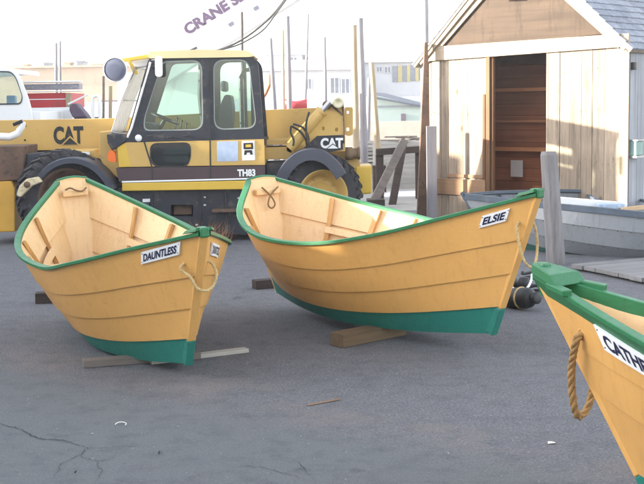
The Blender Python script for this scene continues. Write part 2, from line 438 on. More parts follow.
# single bits of litter
mb = MB(); c0 = gnd(120, 425, .006)
mb.tube([c0 + Vector((.05 * math.cos(t) * (1 - t * .08) * .7, .045 * math.sin(t), .004)) for t in [x * .45 for x in range(-1, 8)]], .0028, 5)
lone('string_curl', mb, M['paper'], c0, 'small white curl of string lying on the smooth tarmac at lower left', 'string')
mb = MB(); mb.obox(gnd(308, 405, .006), gnd(340, 399, .008), .012, .006)
lone('wood_splinter', mb, paint('splinter_tan', (.26, .16, .10), .8, .2), gnd(320, 402), 'thin orange brown wood splinter lying on open tarmac in the middle foreground', 'splinter', group='litter on the tarmac')
mb = MB(); mb.obox(gnd(592, 411 - 93, .004), gnd(620, 313, .006), .01, .006)
for i, (px, py) in enumerate([(160, 453), (77, 473)]):
    mb = MB(); g = gnd(px, py, .008)
    mb.add([g + Vector((random.uniform(-.02, .02), random.uniform(-.02, .02), random.uniform(-.006, .008))) for _ in range(5)] + [g + Vector((0, 0, .014))], [(0, 1, 5), (1, 2, 5), (2, 3, 5), (3, 4, 5), (4, 0, 5), (0, 2, 1), (0, 3, 2), (0, 4, 3)])
    lone('dark_pebble', mb, M['black'], g, ['dark pebble on the smooth tarmac just below the long crack', 'dark pebble on the smooth tarmac near the bottom left corner'][i], 'pebble', 'litter on the tarmac')
mb = MB(); g = gnd(551, 443, .004)
mb.add([g + Vector(p) for p in [(-.02, -.012, 0), (.018, -.015, .004), (.026, .008, 0), (-.012, .014, .005), (0, 0, .009)]], [(0, 1, 4), (1, 2, 4), (2, 3, 4), (3, 0, 4)])
lone('paper_scrap', mb, M['paper'], g, 'white paper scrap on the tarmac left of the thick tan rope loop', 'paper', 'litter on the tarmac')

# ------------------------------------------------------------------ dories
def spl(P, n):
    P = [Vector(p) for p in P]; m = len(P); Q = [2 * P[0] - P[1]] + P + [2 * P[-1] - P[-2]]; out = []
    for j in range(n):
        t = (m - 1) * j / (n - 1); i = min(int(t), m - 2); f = t - i; a, b, c, d = Q[i:i + 4]
        out.append(.5 * (2 * b + (c - a) * f + (2 * a - 5 * b + 4 * c - d) * f * f + (3 * b - a - 3 * c + d) * f ** 3))
    return out
class Hull:
    def __init__(s, q, plumb=0.0):
        xs = [q['xh'] + (q['xt'] - q['xh']) * k / 6 for k in range(7)]
        s.N = 73
        s.g = spl([(x, b, z) for x, b, z in zip(xs, [.02, q['b1'], q['b2'], q['b3'], q['b4'], q['b5'], q['wt']], [q['hb'], q['z1'], q['z2'], q['z3'], q['z4'], q['z5'], q['hs']])], s.N)
        xb = [q['xf'] + (q['xa'] - q['xf']) * k / 4 for k in range(5)]
        s.b = spl([(x, b, z) for x, b, z in zip(xb, [.01, q['c1'], q['c2'], q['c3'], .05], [q['rf'], .01, 0, .01, q['ra']])], s.N)
    def lerp(s, L, t):
        k = max(0, min(1, t)) * (s.N - 1); i = min(int(k), s.N - 2); return L[i].lerp(L[i + 1], k - i)
    def raw(s, side, t, f):
        p = s.lerp(s.b, t) * (1 - f) + s.lerp(s.g, t) * f
        p.y += .03 * math.sin(math.pi * max(0, min(1, f))) * min(1, t * 8 + .15); p.y *= side; return p
    def P(s, side, t, f, off=0.0):
        p = s.raw(side, t, f)
        if off:
            e = .02; t0, t1 = max(0, t - e), min(1, t + e)
            du = s.raw(side, t1, f) - s.raw(side, t0, f); dv = s.raw(side, t, min(1, f + .05)) - s.raw(side, t, max(0, f - .05))
            n = du.cross(dv).normalized()
            if n.y * side < 0: n = -n
            p = p + n * off
        return p
def make_dory(pose, q, name_txt, label, boards, becket, opts):
    x, y, yaw, zo, pit, heel = pose; LAPS = [0, opts.get('green', .18), .42, .69, 1.0]
    root = thing('dory', (x, y, zo), label, 'dory', 'yellow dories with green rails parked on the tarmac', (heel, -pit, yaw))
    H = Hull(q); N = 61; ts = [i / (N - 1) for i in range(N)]
    mb = MB()
    for side in (1, -1):
        rows = []
        for k in range(4):
            mb.cur = 1 if k == 0 else 0
            a, b = LAPS[k], LAPS[k + 1]
            o0 = .011 if k else .002
            wv = lambda t, f: f + (.03 * (1 - t) ** 3 if 0 < f < .5 else 0)
            r = [[H.P(side, t, wv(t, a) + (wv(t, b) - wv(t, a)) * u, o0 * (1 - u)) for t in ts] for u in (0, .33, .66, 1)]
            mb.loft(r)
            if k: mb.loft([[H.P(side, t, wv(t, a), 0) for t in ts], r[0]], smooth=False)
        mb.cur = 2
        for k in range(4):
            a, b = LAPS[k], LAPS[k + 1]
            r = [[H.P(side, t, a + (b - a) * u, -.036 + .021 * u) for t in ts] for u in (0, .5, 1)]
            mb.loft(r); 
            if k < 3: mb.loft([r[-1], [H.P(side, t, b, -.036) for t in ts]], smooth=False)
        mb.cur = 0
        mb.loft([[H.P(side, t, 1, 0) for t in ts], [H.P(side, t, 1, -.015) for t in ts]])
    # flat bottom
    mb.cur = 1; mb.loft([[H.raw(1, t, 0) for t in ts], [H.raw(-1, t, 0) for t in ts]])
    mb.cur = 2; mb.loft([[H.raw(1, t, 0) + Vector((0, -.012, .028)) for t in ts], [H.raw(-1, t, 0) + Vector((0, .012, .028)) for t in ts]])
    mb.build('hull', [M['hull'], M['teal'], M['cream']], root)
    # stem
    mb = MB(); P = [H.raw(1, 0, f) for f in (1.0, LAPS[1] + .02, 0, 0)]
    for p in P: p.y = 0
    for (a, b, c) in ((P[0], P[1], 0), (P[1], P[3], 1)):
        mb.cur = c; mb.obox(a + Vector((-.022, 0, 0)), b + Vector((-.022, 0, 0)), .058, .068, up=(1, 0, 0))
    mb.build('stem', [M['hull'], M['teal']], root, bevel=.008)
    # transom
    mb = MB(); fs = [i / 8 for i in range(9)]
    L = [H.P(1, 1, f, .004) for f in fs]; Rr = [H.P(-1, 1, f, .004) for f in fs]
    top = H.raw(1, 1, 1); wv_ = top.y
    arch = [Vector((top.x, wv_ * (1 - 2 * k / 8), top.z + .018 * math.sin(math.pi * k / 8))) for k in range(1, 8)]
    loop = L + arch + list(reversed(Rr)); inn = [p + Vector((.028, 0, .004)) for p in loop]
    out_ = [p + Vector((-.004, 0, 0)) for p in loop]
    n = len(loop); mb.add(out_ + inn, [tuple(range(n)), tuple(reversed(range(n, 2 * n)))] + [(i, (i + 1) % n, n + (i + 1) % n, n + i) for i in range(n)])
    mb.build('transom', M['cream'], root)
    mb = MB()
    mb.tube([H.raw(1, 1, 1)] + arch + [H.raw(-1, 1, 1)], .019, 8)
    mb.build('transom_cap', M['green'], root)
    mb = MB(); zc = top.z - .13; xc = H.raw(1, 1, .84).x
    mb.box((xc + .02, -wv_ * .86, zc), (xc + .075, wv_ * .86, zc + .05)); mb.build('transom_cleat', M['cream'], root, bevel=.008)
    # rope on the inside of the transom
    xr = xc + .085
    if opts.get('loop'):
        pts = [(xr, .09, zc + .06), (xr + .01, .03, zc + .02), (xr + .02, -.02, zc - .03), (xr + .02, -.035, zc - .09), (xr + .02, 0, zc - .12), (xr + .02, .035, zc - .09), (xr + .02, .01, zc - .03), (xr + .01, -.04, zc + .03), (xr, -.08, zc + .07)]
    else:
        pts = [(xr, .09, zc + .065), (xr + .01, .05, zc + .04), (xr + .01, 0, zc + .05), (xr + .01, -.05, zc + .075), (xr, -.09, zc + .06)]
    rope_mb(pts, .008).build('stern_rope', paint('brown_rope', (.22, .13, .06), .9, .2), root)
    # gunwale
    ind = opts.get('inwale', .02)
    mb = MB()
    for side in (1, -1):
        rows = []
        for t in ts:
            p = H.raw(side, t, 1); t0, t1 = max(0, t - .02), min(1, t + .02)
            d = H.raw(side, t1, 1) - H.raw(side, t0, 1); d.z = 0; d.normalize()
            o = Vector((d.y, -d.x, 0))
            if o.y * side < 0: o = -o
            sec = [(-.030, -ind), (-.030, .004), (-.026, .008), (.016, .008), (.020, .004), (.020, -.014), (.017, -.016), (-.024, -ind)]
            rows.append([p + o * a + Vector((0, 0, b)) for a, b in sec])
        mb.loft(rows, close=True, smooth=False)
        mb.add(rows[-1], [tuple(range(8))])
    mb.build('gunwale', M['green'], root)
    # breasthook and stem head
    mb = MB(); hl = opts['hook']; tt = hl / (q['xh'] - q['xt'])
    rows = []
    for k in range(7):
        t = tt * k / 6; p = H.raw(1, t, 1); ex = .034
        h = opts['hookh'] * (1 if k < 6 else .1)
        rows.append([Vector((p.x, p.y + ex, p.z + .012)), Vector((p.x, p.y + ex - .006, p.z + .012 + h)), Vector((p.x, -p.y - ex + .006, p.z + .012 + h)), Vector((p.x, -p.y - ex, p.z + .012))])
    mb.loft(rows, smooth=False); mb.add(rows[0], [(0, 1, 2, 3)]); mb.add(rows[-1], [(0, 1, 2, 3)])
    if opts.get('step'):
        p = H.raw(1, tt * 1.35, 1)
        for s_ in (1, -1): mb.obox((p.x + .12, s_ * (p.y - .015), p.z + .03), (p.x - .03, s_ * (p.y + .03), p.z + .01), .05, .03)
    mb.build('breasthook', M['green'], root, bevel=.005)
    hd = H.raw(1, 0, 1); mb = MB()
    mb.box((hd.x - .06, -.03, hd.z - .03), (hd.x + .022, .03, hd.z + opts['hookh'] + .012)); mb.build('stem_head', M['green'], root, bevel=.01)
    # frames, risers, thwarts
    for t in opts['frames']:
        mb = MB(); wd = .030
        for side in (1, -1):
            rows = []
            for f in [.02 + .93 * k / 8 for k in range(9)]:
                a = H.P(side, t, f, -.019); dx = Vector((wd, 0, 0))
                i = H.P(side, t, f, -.062 + .015 * f)
                rows.append([a + dx, a - dx, i - dx, i + dx])
            mb.loft(rows, close=True, smooth=False); mb.add(rows[-1], [(0, 1, 2, 3)])
        b = H.raw(1, t, .03)
        mb.box((b.x - wd, -b.y + .03, b.z + .022), (b.x + wd, b.y - .03, b.z + .07))
        mb.build('frame', M['rib'], root)
    for side in (1, -1):
        mb = MB(); rows = []
        for k in range(25):
            t = .16 + .72 * k / 24; a = H.P(side, t, .60, -.06); c = H.P(side, t, .66, -.06)
            i = Vector((0, -side * .022, 0)); rows.append([a, c, c + i, a + i])
        mb.loft(rows, close=True, smooth=False); mb.build('riser', M['cream'], root)
    for t in opts['thwarts']:
        mb = MB(); p = H.P(1, t, .67, -.03); w_ = .11
        y0 = H.P(1, t + .03, .67, -.02).y; y1 = H.P(1, t - .03, .67, -.02).y
        vs = [(p.x - w_, -y0, p.z), (p.x - w_, y0, p.z), (p.x + w_, y1, p.z), (p.x + w_, -y1, p.z)]
        vs += [(a, b, c + .025) for a, b, c in vs]
        mb.add(vs, [(0, 1, 2, 3), (4, 7, 6, 5), (0, 4, 5, 1), (1, 5, 6, 2), (2, 6, 7, 3), (3, 7, 4, 0)])
        mb.build('thwart', M['cream'], root, bevel=.005)
    # name boards
    for (side, t0, t1, f0, f1) in boards:
        # t0,t1: reading direction start / end along the hull; f: board centre height fraction at each end
        gl = (H.raw(side, t1, f1) - H.raw(side, t0, f0)).length
        hh = opts.get('hh', .047); vspan = (H.raw(side, (t0 + t1) / 2, 1) - H.raw(side, (t0 + t1) / 2, 0)).length
        def S(u, v, off): return H.P(side, t0 + (t1 - t0) * u, f0 + (f1 - f0) * u + v * hh / vspan, off)
        mb = MB(); nu = 14
        r0 = [[S(i / nu, v, .016) for i in range(nu + 1)] for v in (-1, -.5, 0, .5, 1)]
        r1 = [[S(i / nu, v, .006) for i in range(nu + 1)] for v in (-1, 1)]
        mb.loft(r0, smooth=True); mb.loft([r0[0], r1[0]], smooth=False); mb.loft([r0[-1], r1[1]], smooth=False)
        mb.add([r0[k][0] for k in range(5)] + [r1[1][0], r1[0][0]], [tuple(range(7))]); mb.add([r0[k][-1] for k in range(5)] + [r1[1][-1], r1[0][-1]], [tuple(range(7))])
        nb = mb.build('name_board', M['board_w'], root)
        V, Fc, wdt = text_geo(name_txt, .034)
        m0 = .07 if len(name_txt) > 5 else .10
        # subdivide lettering across the curve by mapping vertices on to the board
        vs = [S(m0 + (1 - 2 * m0) * vx / wdt, (vy - .5) * 1.28, .0185) for vx, vy in V]
        mb = MB(); mb.add(vs, Fc); mb.build('lettering', M['navy'], nb)
        for u in (.03, .97):
            for v in (-.7, .7):
                mb = MB(); mb.lathe(S(u, v, .015), (0, side, 0), [(0, .004), (.003, .004), (.003, .0)], 8); mb.build('screw', M['rust'], nb)
    # rope becket through the bow
    tr, fr, drop, rad, side_hole, mat = becket
    A = H.P(1, tr, fr, .006); B = H.P(-1, tr, fr, .006); nose = H.raw(1, 0, fr - .1); fx = nose.x + opts.get('fx', .05)
    A0 = H.P(1, tr, fr, -.05); B0 = H.P(-1, tr, fr, -.05)
    k = opts.get('sway', 0)
    pts = [A0, A, A + Vector((.01, .03, -.03)), Vector((fx - .03, .085 + k, A.z - drop * .45)), Vector((fx - .015, .055 + k, A.z - drop * .85)), Vector((fx, .0 + k, A.z - drop)),
           Vector((fx - .015, -.055 + k, A.z - drop * .85)), Vector((fx - .03, -.085 + k, A.z - drop * .45)), B + Vector((.01, -.03, -.03)), B, B0]
    rope_mb(pts, rad).build('rope_becket', mat, root)
    for s_ in (1, -1):
        mb = MB(); c = H.P(s_, tr, fr, .0); mb.lathe(c, (0, s_, 0), [(-.01, rad * 1.3), (.009, rad * 1.5), (.010, rad * 1.25), (.0, rad * 1.1)], 12)
        mb.build('rope_hole', M['rib'], root)
    return root, H
QD = dict(xh=1.7878, xt=-1.5299, hb=.9908, hs=1.1047, z1=.869, z2=.7401, z3=.65, z4=.70, z5=.8292, b1=.30, b2=.56, b3=.64, b4=.70, b5=.5487, wt=.1252, xf=1.2829, xa=-1.3208, c1=.1895, c2=.3136, c3=.2252, rf=.0801, ra=.0463)
QE = dict(xh=1.7786, xt=-1.5428, hb=1.0518, hs=1.0275, z1=.9054, z2=.7592, z3=.6757, z4=.7006, z5=.8155, b1=.2616, b2=.5312, b3=.6894, b4=.7748, b5=.5929, wt=.1433, xf=1.3178, xa=-1.3345, c1=.1884, c2=.295, c3=.2158, rf=.0555, ra=.044)
QC = dict(xh=1.8746, xt=-1.4866, hb=.955, hs=1.0453, z1=.83, z2=.74, z3=.68, z4=.7036, z5=.8165, b1=.185, b2=.38, b3=.63, b4=.72, b5=.5486, wt=.1423, xf=1.2439, xa=-1.3786, c1=.1755, c2=.3132, c3=.2245, rf=.05, ra=.0463)
make_dory((-1.4242, 8.4734, -1.1287, .0408, -.0099, .0537), QD, 'DAUNTLESS',
          'yellow dory with the DAUNTLESS name board and a thin rope loop round its bow', [(-1, .137, .043, .905, .925), (1, .05, .15, .89, .88)],
          (.03, .80, .17, .010, 1, M['rope']), dict(hook=.10, hookh=.02, frames=(.16, .28, .40, .52, .64, .76, .88), thwarts=(.30, .52, .72), sway=.02))
make_dory((.4117, 8.9102, -.9476, .1004, .006, .0368), QE, 'ELSIE',
          'yellow dory with the ELSIE name board, on wood blocks in front of the shed', [(-1, .100, .046, .89, .90), (1, .05, .13, .9, .89)],
          (.018, .82, .30, .010, 1, M['rope']), dict(hook=.12, hookh=.02, frames=(.16, .28, .40, .52, .64, .76, .88), thwarts=(.30, .50, .70), loop=True))
make_dory((2.1407, 3.9476, 2.1808, .0243, -.029, -.0046), QC, 'CATHERINE',
          'yellow dory with the CATHERINE name board and a thick tan rope loop at its bow', [(1, .135, .32, .862, .84), (-1, .24, .10, .83, .85)],
          (.072, .79, .42, .019, 1, M['rope_tan']), dict(hook=.20, hookh=.045, frames=(.16, .28, .40, .52, .64, .76, .88), thwarts=(.30, .50, .70), step=True, fx=-.05, hh=.058, green=.04, inwale=.10))

# timbers under the dories
def timber(p, q, w_, h_, mat, label, j=.004, grp='timbers the dories rest on'):
    mb = MB(); p, q = Vector(p), Vector(q); mb.obox(p + Vector((0, 0, h_ / 2)), q + Vector((0, 0, h_ / 2)), w_, h_)
    c = (p + q) / 2; a = math.atan2((q - p).y, (q - p).x)
    xf = Matrix.Rotation(-a, 4, 'Z') @ Matrix.Translation((-c.x, -c.y, 0))
    o = mb.build('timber', mat, None, bevel=.005, xf=xf); o.location = (c.x, c.y, .001); o.rotation_euler.z = a
    return tag(o, label, 'timber', grp)
timber(gnd(83, 367), gnd(200, 358), .10, .05, M['timber_g'], 'short grey brown plank end poking out left from under the DAUNTLESS bow')
a_, b_ = gnd(150, 364), gnd(247, 352)
timber(a_, b_, .08, .03, M['timber_l'], 'whitish weathered plank sticking out right from under the DAUNTLESS bow')
timber(gnd(36, 303), gnd(110, 300), .12, .095, M['timber'], 'dark block under the stern end of DAUNTLESS')
timber(gnd(254, 289), gnd(325, 283), .12, .085, M['timber'], 'dark block under the stern end of ELSIE')
timber(gnd(337, 347), gnd(400, 334), .14, .10, M['timber_b'], 'thick grey brown block under the bow half of ELSIE, cut end facing the viewer')

# ------------------------------------------------------------------ telehandler
TY = 15.0
def T(px, py, Y=TY): p = at(px, py, Y); return (p.x, p.z)
O = at(190, 240, TY); O.z = 0
tele = thing('telehandler', O, 'yellow and black telescopic handler with CAT and TH83 markings parked behind the dories', 'telehandler')
def tpart(name, mb, mat, parent=None, **k):
    return mb.build(name, mat, parent or tele, off=O, **k)
def PL(pts, Y=TY): return [T(x, y, Y) for x, y in pts]
# chassis
mb = MB()
mb.prism(PL([(116, 188), (262, 186), (286, 176), (288, 214), (262, 236), (112, 234), (108, 200)]), TY + .10, TY + .24, holes=[PL([(170, 206), (192, 206), (192, 217), (170, 217)])])
mb.prism(PL([(90, 186), (345, 180), (350, 212), (262, 230), (112, 230), (88, 214)]), TY + .6, TY + 1.75)
tpart('chassis', mb, M['dark'], bevel=.01)
mb = MB(); x0, z0 = T(172, 216); x1, z1 = T(190, 207)
mb.box((x0, TY + .2, z0), (x1, TY + .3, z1)); tpart('battery_recess', mb, M['rust'])
mb = MB(); mb.prism(PL([(122, 183), (264, 180), (264, 189), (122, 191)]), TY - .01, TY + 1.0)
tpart('sill', mb, M['catb'], bevel=.01)
mb = MB()
for x_ in (130, 152, 200, 226, 250):
    a_, b_ = T(x_, 226)[0], T(x_, 194); mb = MB(); mb.box((a_ - .012, TY + .07, T(x_, 228)[1]), (a_ + .012, TY + .0995, b_[1])); tpart('skirt_rib', mb, M['dark'], bevel=.004)
mb = MB(); mb.box((T(206, 0)[0], TY - .06, T(0, 216)[1]), (T(236, 0)[0], TY + .0995, T(0, 213)[1])); tpart('cab_step', mb, M['rust'], bevel=.006)
for x_, y_ in ((204, 198), (204, 206), (238, 199), (258, 203), (126, 200), (162, 226), (196, 226)):
    a_, b_ = T(x_, y_); mb = MB(); mb.lathe((a_, TY + .0995, b_), (0, -1, 0), [(0, .022), (.014, .022), (.014, 0)], 6); tpart('bolt', mb, M['steel'])
mb = MB(); mb.tube([(T(240, 0)[0], TY + .06, T(0, 196)[1]), (T(246, 0)[0], TY + .03, T(0, 206)[1]), (T(252, 0)[0], TY + .02, T(0, 211)[1]), (T(262, 0)[0], TY + .05, T(0, 208)[1]), (T(272, 0)[0], TY + .2, T(0, 198)[1])], .016, 7); tpart('hydraulic_hose', mb, M['hose'])
mb = MB(); mb.prism(PL([(128, 204), (148, 203.5), (148, 222), (128, 222)]), TY + .02, TY + .0995); tpart('tool_box', mb, M['fender'], bevel=.015)
# cab side, lower body
ovl = roundpoly(PL([(151, 144), (190, 143), (190, 158), (186, 166), (156, 166), (151, 160)]), .09)
mb = MB()
mb.prism(PL([(117, 147), (125, 142.5), (264, 139), (265, 165), (119, 167.2)]), TY, TY + 1.0, holes=[ovl])
tpart('lower_body', mb, M['cat'], bevel=.008)
mb = MB(); mb.prism(ovl, TY + .012, TY + .03); tpart('lower_window', mb, M['glassd'])
mb = MB(); o2 = roundpoly(PL([(150, 143), (191, 142), (191, 159), (187, 167), (155, 167), (150, 161)]), .095)
mb.prism(o2, TY - .006, TY + .01, holes=[ovl]); tpart('lower_window_seal', mb, M['hose'])
mb = MB(); mb.prism(PL([(116, 168), (265, 165.5), (265, 179), (119, 181.5)]), TY - .004, TY + 1.0)
tpart('stripe_panel', mb, M['maroon'])
mb = MB(); mb.prism(PL([(122, 181), (264, 177.5), (264, 179), (122, 182.6)]), TY - .012, TY - .005); tpart('white_pinstripe', mb, M['white'])
# cab upper frame with two windows (near and far side)
outer = roundpoly(PL([(125, 142), (147, 64), (150, 55.5), (249, 53.5), (258, 62), (264, 139)]), [.02, .05, .06, .16, .08, .02], 6)
win1 = roundpoly(PL([(143.5, 131), (143.5, 119), (162, 61), (202, 59.5), (203.5, 130)]), [.10, .10, .07, .14, .14], 6)
win2 = roundpoly(PL([(214, 130), (213, 59.5), (249, 59), (257, 128.5)]), [.14, .14, .14, .14], 6)
for nm, Y0, Y1 in (('door_frame', TY, TY + .06), ('far_cab_frame', TY + 1.02, TY + 1.07)):
    mb = MB(); mb.prism(outer, Y0, Y1, holes=[win1, win2]); tpart(nm, mb, M['dark'])
for i, (wn, nm) in enumerate(((win1, 'front_side_window'), (win2, 'rear_side_window'))):
    mb = MB(); mb.prism(wn, TY + .025, TY + .03); tpart(nm, mb, M['glass'])
    mb = MB(); n_ = len(wn); cx = sum(p[0] for p in wn) / n_; cz = sum(p[1] for p in wn) / n_
    inner = [(cx + (p[0] - cx) * .955, cz + (p[1] - cz) * .965) for p in wn]
    mb.prism(wn, TY + .008, TY + .035, holes=[inner]); tpart('window_seal', mb, paint('pale_seal', (.30, .33, .30), .5, .1))
    mb = MB(); mb.prism(wn, TY + 1.04, TY + 1.045); tpart('far_window', mb, M['glass'])
# door split line and hinges
mb = MB(); mb.prism(PL([(208, 57), (209.3, 57), (211.2, 165), (209.8, 165)]), TY - .006, TY - .001)
mb.prism(PL([(209.8, 165), (211.2, 165), (211.4, 180), (210, 180)]), TY - .010, TY - .005)
tpart('door_seam', mb, M['hose'])
mb = MB()
mb.prism(PL([(143, 140), (144.5, 140), (153, 168), (153, 181), (151.6, 181), (151.6, 168)]), TY - .006, TY - .001)
tpart('door_seam', mb, M['hose'])
for x_, y_ in ((170, 137), (186, 135.8), (150, 136)):
    mb = MB(); a, b = T(x_, y_); mb.box((a - .03, TY - .02, b - .012), (a + .03, TY - .001, b + .012)); tpart('door_latch', mb, M['hose'], bevel=.004)
mb = MB(); a, b = T(138.5, 138); mb.lathe((a, TY - .012, b), (0, 1, 0), [(0, 0), (0, .042), (.012, .045)], 20); tpart('round_reflector', mb, M['white'])
# roof
mb = MB(); mb.prism(roundpoly(PL([(148, 56), (150, 51.5), (200, 49.5), (248, 50.5), (255, 56), (250, 57), (150, 58.5)]), .04), TY - .03, TY + 1.1)
tpart('roof', mb, paint('roof_cream_sunlit', (.60, .50, .28), .5, .06), bevel=.015)  # paler than the body yellow: sun on the top put into the colour
# windscreen and grille
mb = MB()
A = [T(126, 140), T(149, 62)]
for a0, b0 in ((TY + .0, TY + .05),):
    pass
mb.add([(A[0][0], TY + .07, A[0][1]), (A[1][0], TY + .07, A[1][1]), (A[1][0], TY + 1.0, A[1][1]), (A[0][0], TY + 1.0, A[0][1])], [(0, 1, 2, 3)])
tpart('windscreen', mb, M['glass'], solid=.006)
mb = MB(); B0, B1 = T(111, 134), T(136, 66)
for i in range(12):
    y_ = TY - .0 + i * .092
    mb.tube([(B0[0], y_, B0[1]), ((B0[0] + B1[0]) / 2 - .02, y_, (B0[1] + B1[1]) / 2 + .015), (B1[0], y_, B1[1])], .009, 5)
for f in (0.02, .5, .98):
    mb.tube([(B0[0] + (B1[0] - B0[0]) * f, TY - .02, B0[1] + (B1[1] - B0[1]) * f), (B0[0] + (B1[0] - B0[0]) * f, TY + 1.03, B0[1] + (B1[1] - B0[1]) * f)], .011, 6)
for f in (.02, .98):
    q = T(128, 134) if f < .5 else T(148, 66)
    for y_ in (TY + .02, TY + 1.0): mb.tube([(B0[0] + (B1[0] - B0[0]) * f, y_, B0[1] + (B1[1] - B0[1]) * f), (q[0], y_, q[1])], .011, 6)
tpart('windscreen_guard', mb, paint('galvanised_bars', (.26, .25, .25), .5, .15))
mb = MB(); q0, q1 = T(134, 128), T(153, 62); mb.tube([(q0[0] - .03, TY - .01, q0[1]), (q1[0] - .03, TY - .01, q1[1])], .014, 8)
mb.tube([(q0[0] - .09, TY - .0, q0[1] - .12), (q0[0] - .03, TY - .01, q0[1])], .014, 8)
tpart('grab_rail', mb, M['white'])
# front lower corner of the cab, brighter yellow painted in for sun
mb = MB(); mb.prism(PL([(117, 147), (125.5, 142.5), (131, 167), (119, 167.4)]), TY - .008, TY + .9)
tpart('sunlit_corner_panel', mb, M['catb'], bevel=.01)
mb = MB(); mb.prism(PL([(107, 134), (122, 134), (126, 141), (118, 147), (112, 150), (108, 143)]), TY - .03, TY + .25); tpart('dash_bracket', mb, M['dark'], bevel=.01)
mb = MB(); a, b = T(112, 157); mb.prism(roundpoly([(a - .05, b - .05), (a + .05, b - .07), (a + .045, b + .06), (a - .01, b + .1), (a - .05, b + .05)], .02), TY - .02, TY + .06); tpart('indicator_lamp', mb, M['orange'], bevel=.008)
# work lamp
mb = MB(); a, b = T(116, 69.5); ax = Vector((-.12, -1, -.05)).normalized(); c = Vector((a, TY - .05, b))
mb.lathe(c, ax, [(-.16, .02), (-.15, .07), (-.08, .125), (0, .155), (.012, .16), (.016, .148)], 32)
lamp = tpart('work_lamp', mb, M['white'])
mb = MB(); mb.lathe(c, ax, [(.004, .15), (.014, .12), (.018, .06), (.02, .0)], 32); mb.build('lamp_lens', M['lens'], lamp, off=O)
mb = MB(); p0 = T(120, 62); p1 = T(150, 58); p2 = T(132, 74)
mb.obox((p0[0], TY + .06, p0[1] + .02), (p1[0], TY + .06, p1[1] + .03), .06, .05); mb.obox((T(128, 62)[0], TY + .05, T(128, 60)[1]), (p2[0] + .06, TY + .05, p2[1]), .04, .04)
mb.build('lamp_bracket', M['catb'], lamp, off=O, bevel=.008)
mb = MB(); p0 = T(133, 66); p1 = T(150, 60); mb.prism(PL([(122, 57), (150, 55), (152, 63), (140, 68), (131, 72), (127, 64)]), TY + .10, TY + .16); tpart('roof_bracket', mb, M['white'], bevel=.01)
# mirror
mb = MB(); mb.prism(roundpoly(PL([(156.5, 56), (163.5, 56), (164, 77), (157, 77)]), .05), TY - .16, TY - .11); tpart('side_mirror', mb, M['white'], bevel=.012)
mb = MB(); a = T(152, 60); b = T(160, 60); mb.tube([(a[0], TY, a[1]), (b[0], TY - .13, b[1])], .012, 6); mb.tube([(a[0], TY, a[1] - .1), (b[0], TY - .12, b[1] - .06)], .008, 6); tpart('mirror_arm', mb, M['dark'])
# steering wheel, console, seat
mb = MB(); a, b = T(160, 119); c = Vector((a, TY + .5, b)); ax = Vector((.45, 0, 1)).normalized(); u = Vector((0, 1, 0)); v = ax.cross(u)
ring = [c + (u * math.cos(t) + v * math.sin(t)) * .19 for t in [k * 2 * math.pi / 28 for k in range(29)]]
mb.tube(ring, .014, 7, caps=False)
for k in range(3): mb.tube([c, c + (u * math.cos(k * 2.094) + v * math.sin(k * 2.094)) * .19], .01, 6)
mb.tube([c, c - ax * .35 + Vector((-.05, 0, 0))], .03, 8); tpart('steering_wheel', mb, M['hose'])
mb = MB(); mb.prism(PL([(128, 142), (133, 122), (150, 124), (158, 142)]), TY + .2, TY + .85); tpart('dashboard', mb, M['seat'], bevel=.02)
mb = MB(); mb.prism(roundpoly(PL([(216, 142), (217, 108), (223, 94), (229, 95), (231, 110), (228, 138), (200, 140), (198, 146), (216, 147)]), .06), TY + .3, TY + .78); tpart('driver_seat', mb, M['seat'], bevel=.03)
mb = MB(); mb.box((T(128, 0)[0], TY + .05, T(0, 150)[1]), (T(262, 0)[0], TY + 1.0, T(0, 143)[1])); tpart('cab_floor', mb, M['dark'])
mb = MB()
for px_ in (238, 246): mb.tube([(T(px_, 0)[0], TY + .95, T(px_, 140)[1]), (T(px_, 0)[0], TY + .95, T(px_, 58)[1])], .025, 6)
a, b = T(236, 76); mb.tube([(T(236, 76)[0], TY + .9, T(236, 140)[1]), (T(236, 76)[0], TY + .9, b), (T(240, 70)[0], TY + .9, b + .1), (T(252, 68)[0], TY + .9, b + .12)], .03, 8)
tpart('cab_rear_post', mb, M['dark'])
mb = MB(); mb.tube([(T(193, 0)[0], TY + .97, T(0, 140)[1]), (T(190, 0)[0], TY + .97, T(0, 100)[1]), (T(192, 0)[0], TY + .97, T(0, 57)[1])], .04, 8); tpart('far_door_post', mb, M['dark'])
mb = MB(); mb.box((T(216, 0)[0], TY + .3, T(0, 95)[1]), (T(222, 0)[0], TY + .72, T(0, 84)[1])); tpart('headrest', mb, M['seat'], bevel=.03)
for k_, (x_, y_) in enumerate(((167, 119), (172, 122), (177, 125))):
    mb = MB(); a_, b_ = T(x_, y_ + 14), T(x_ + 2, y_); mb.tube([(a_[0], TY + .85, a_[1]), (b_[0], TY + .85, b_[1])], .010, 6); mb.lathe((b_[0], TY + .85, b_[1]), (0, 0, 1), [(-.02, .0), (0, .022), (.02, 0)], 8); tpart('control_lever', mb, M['hose'])
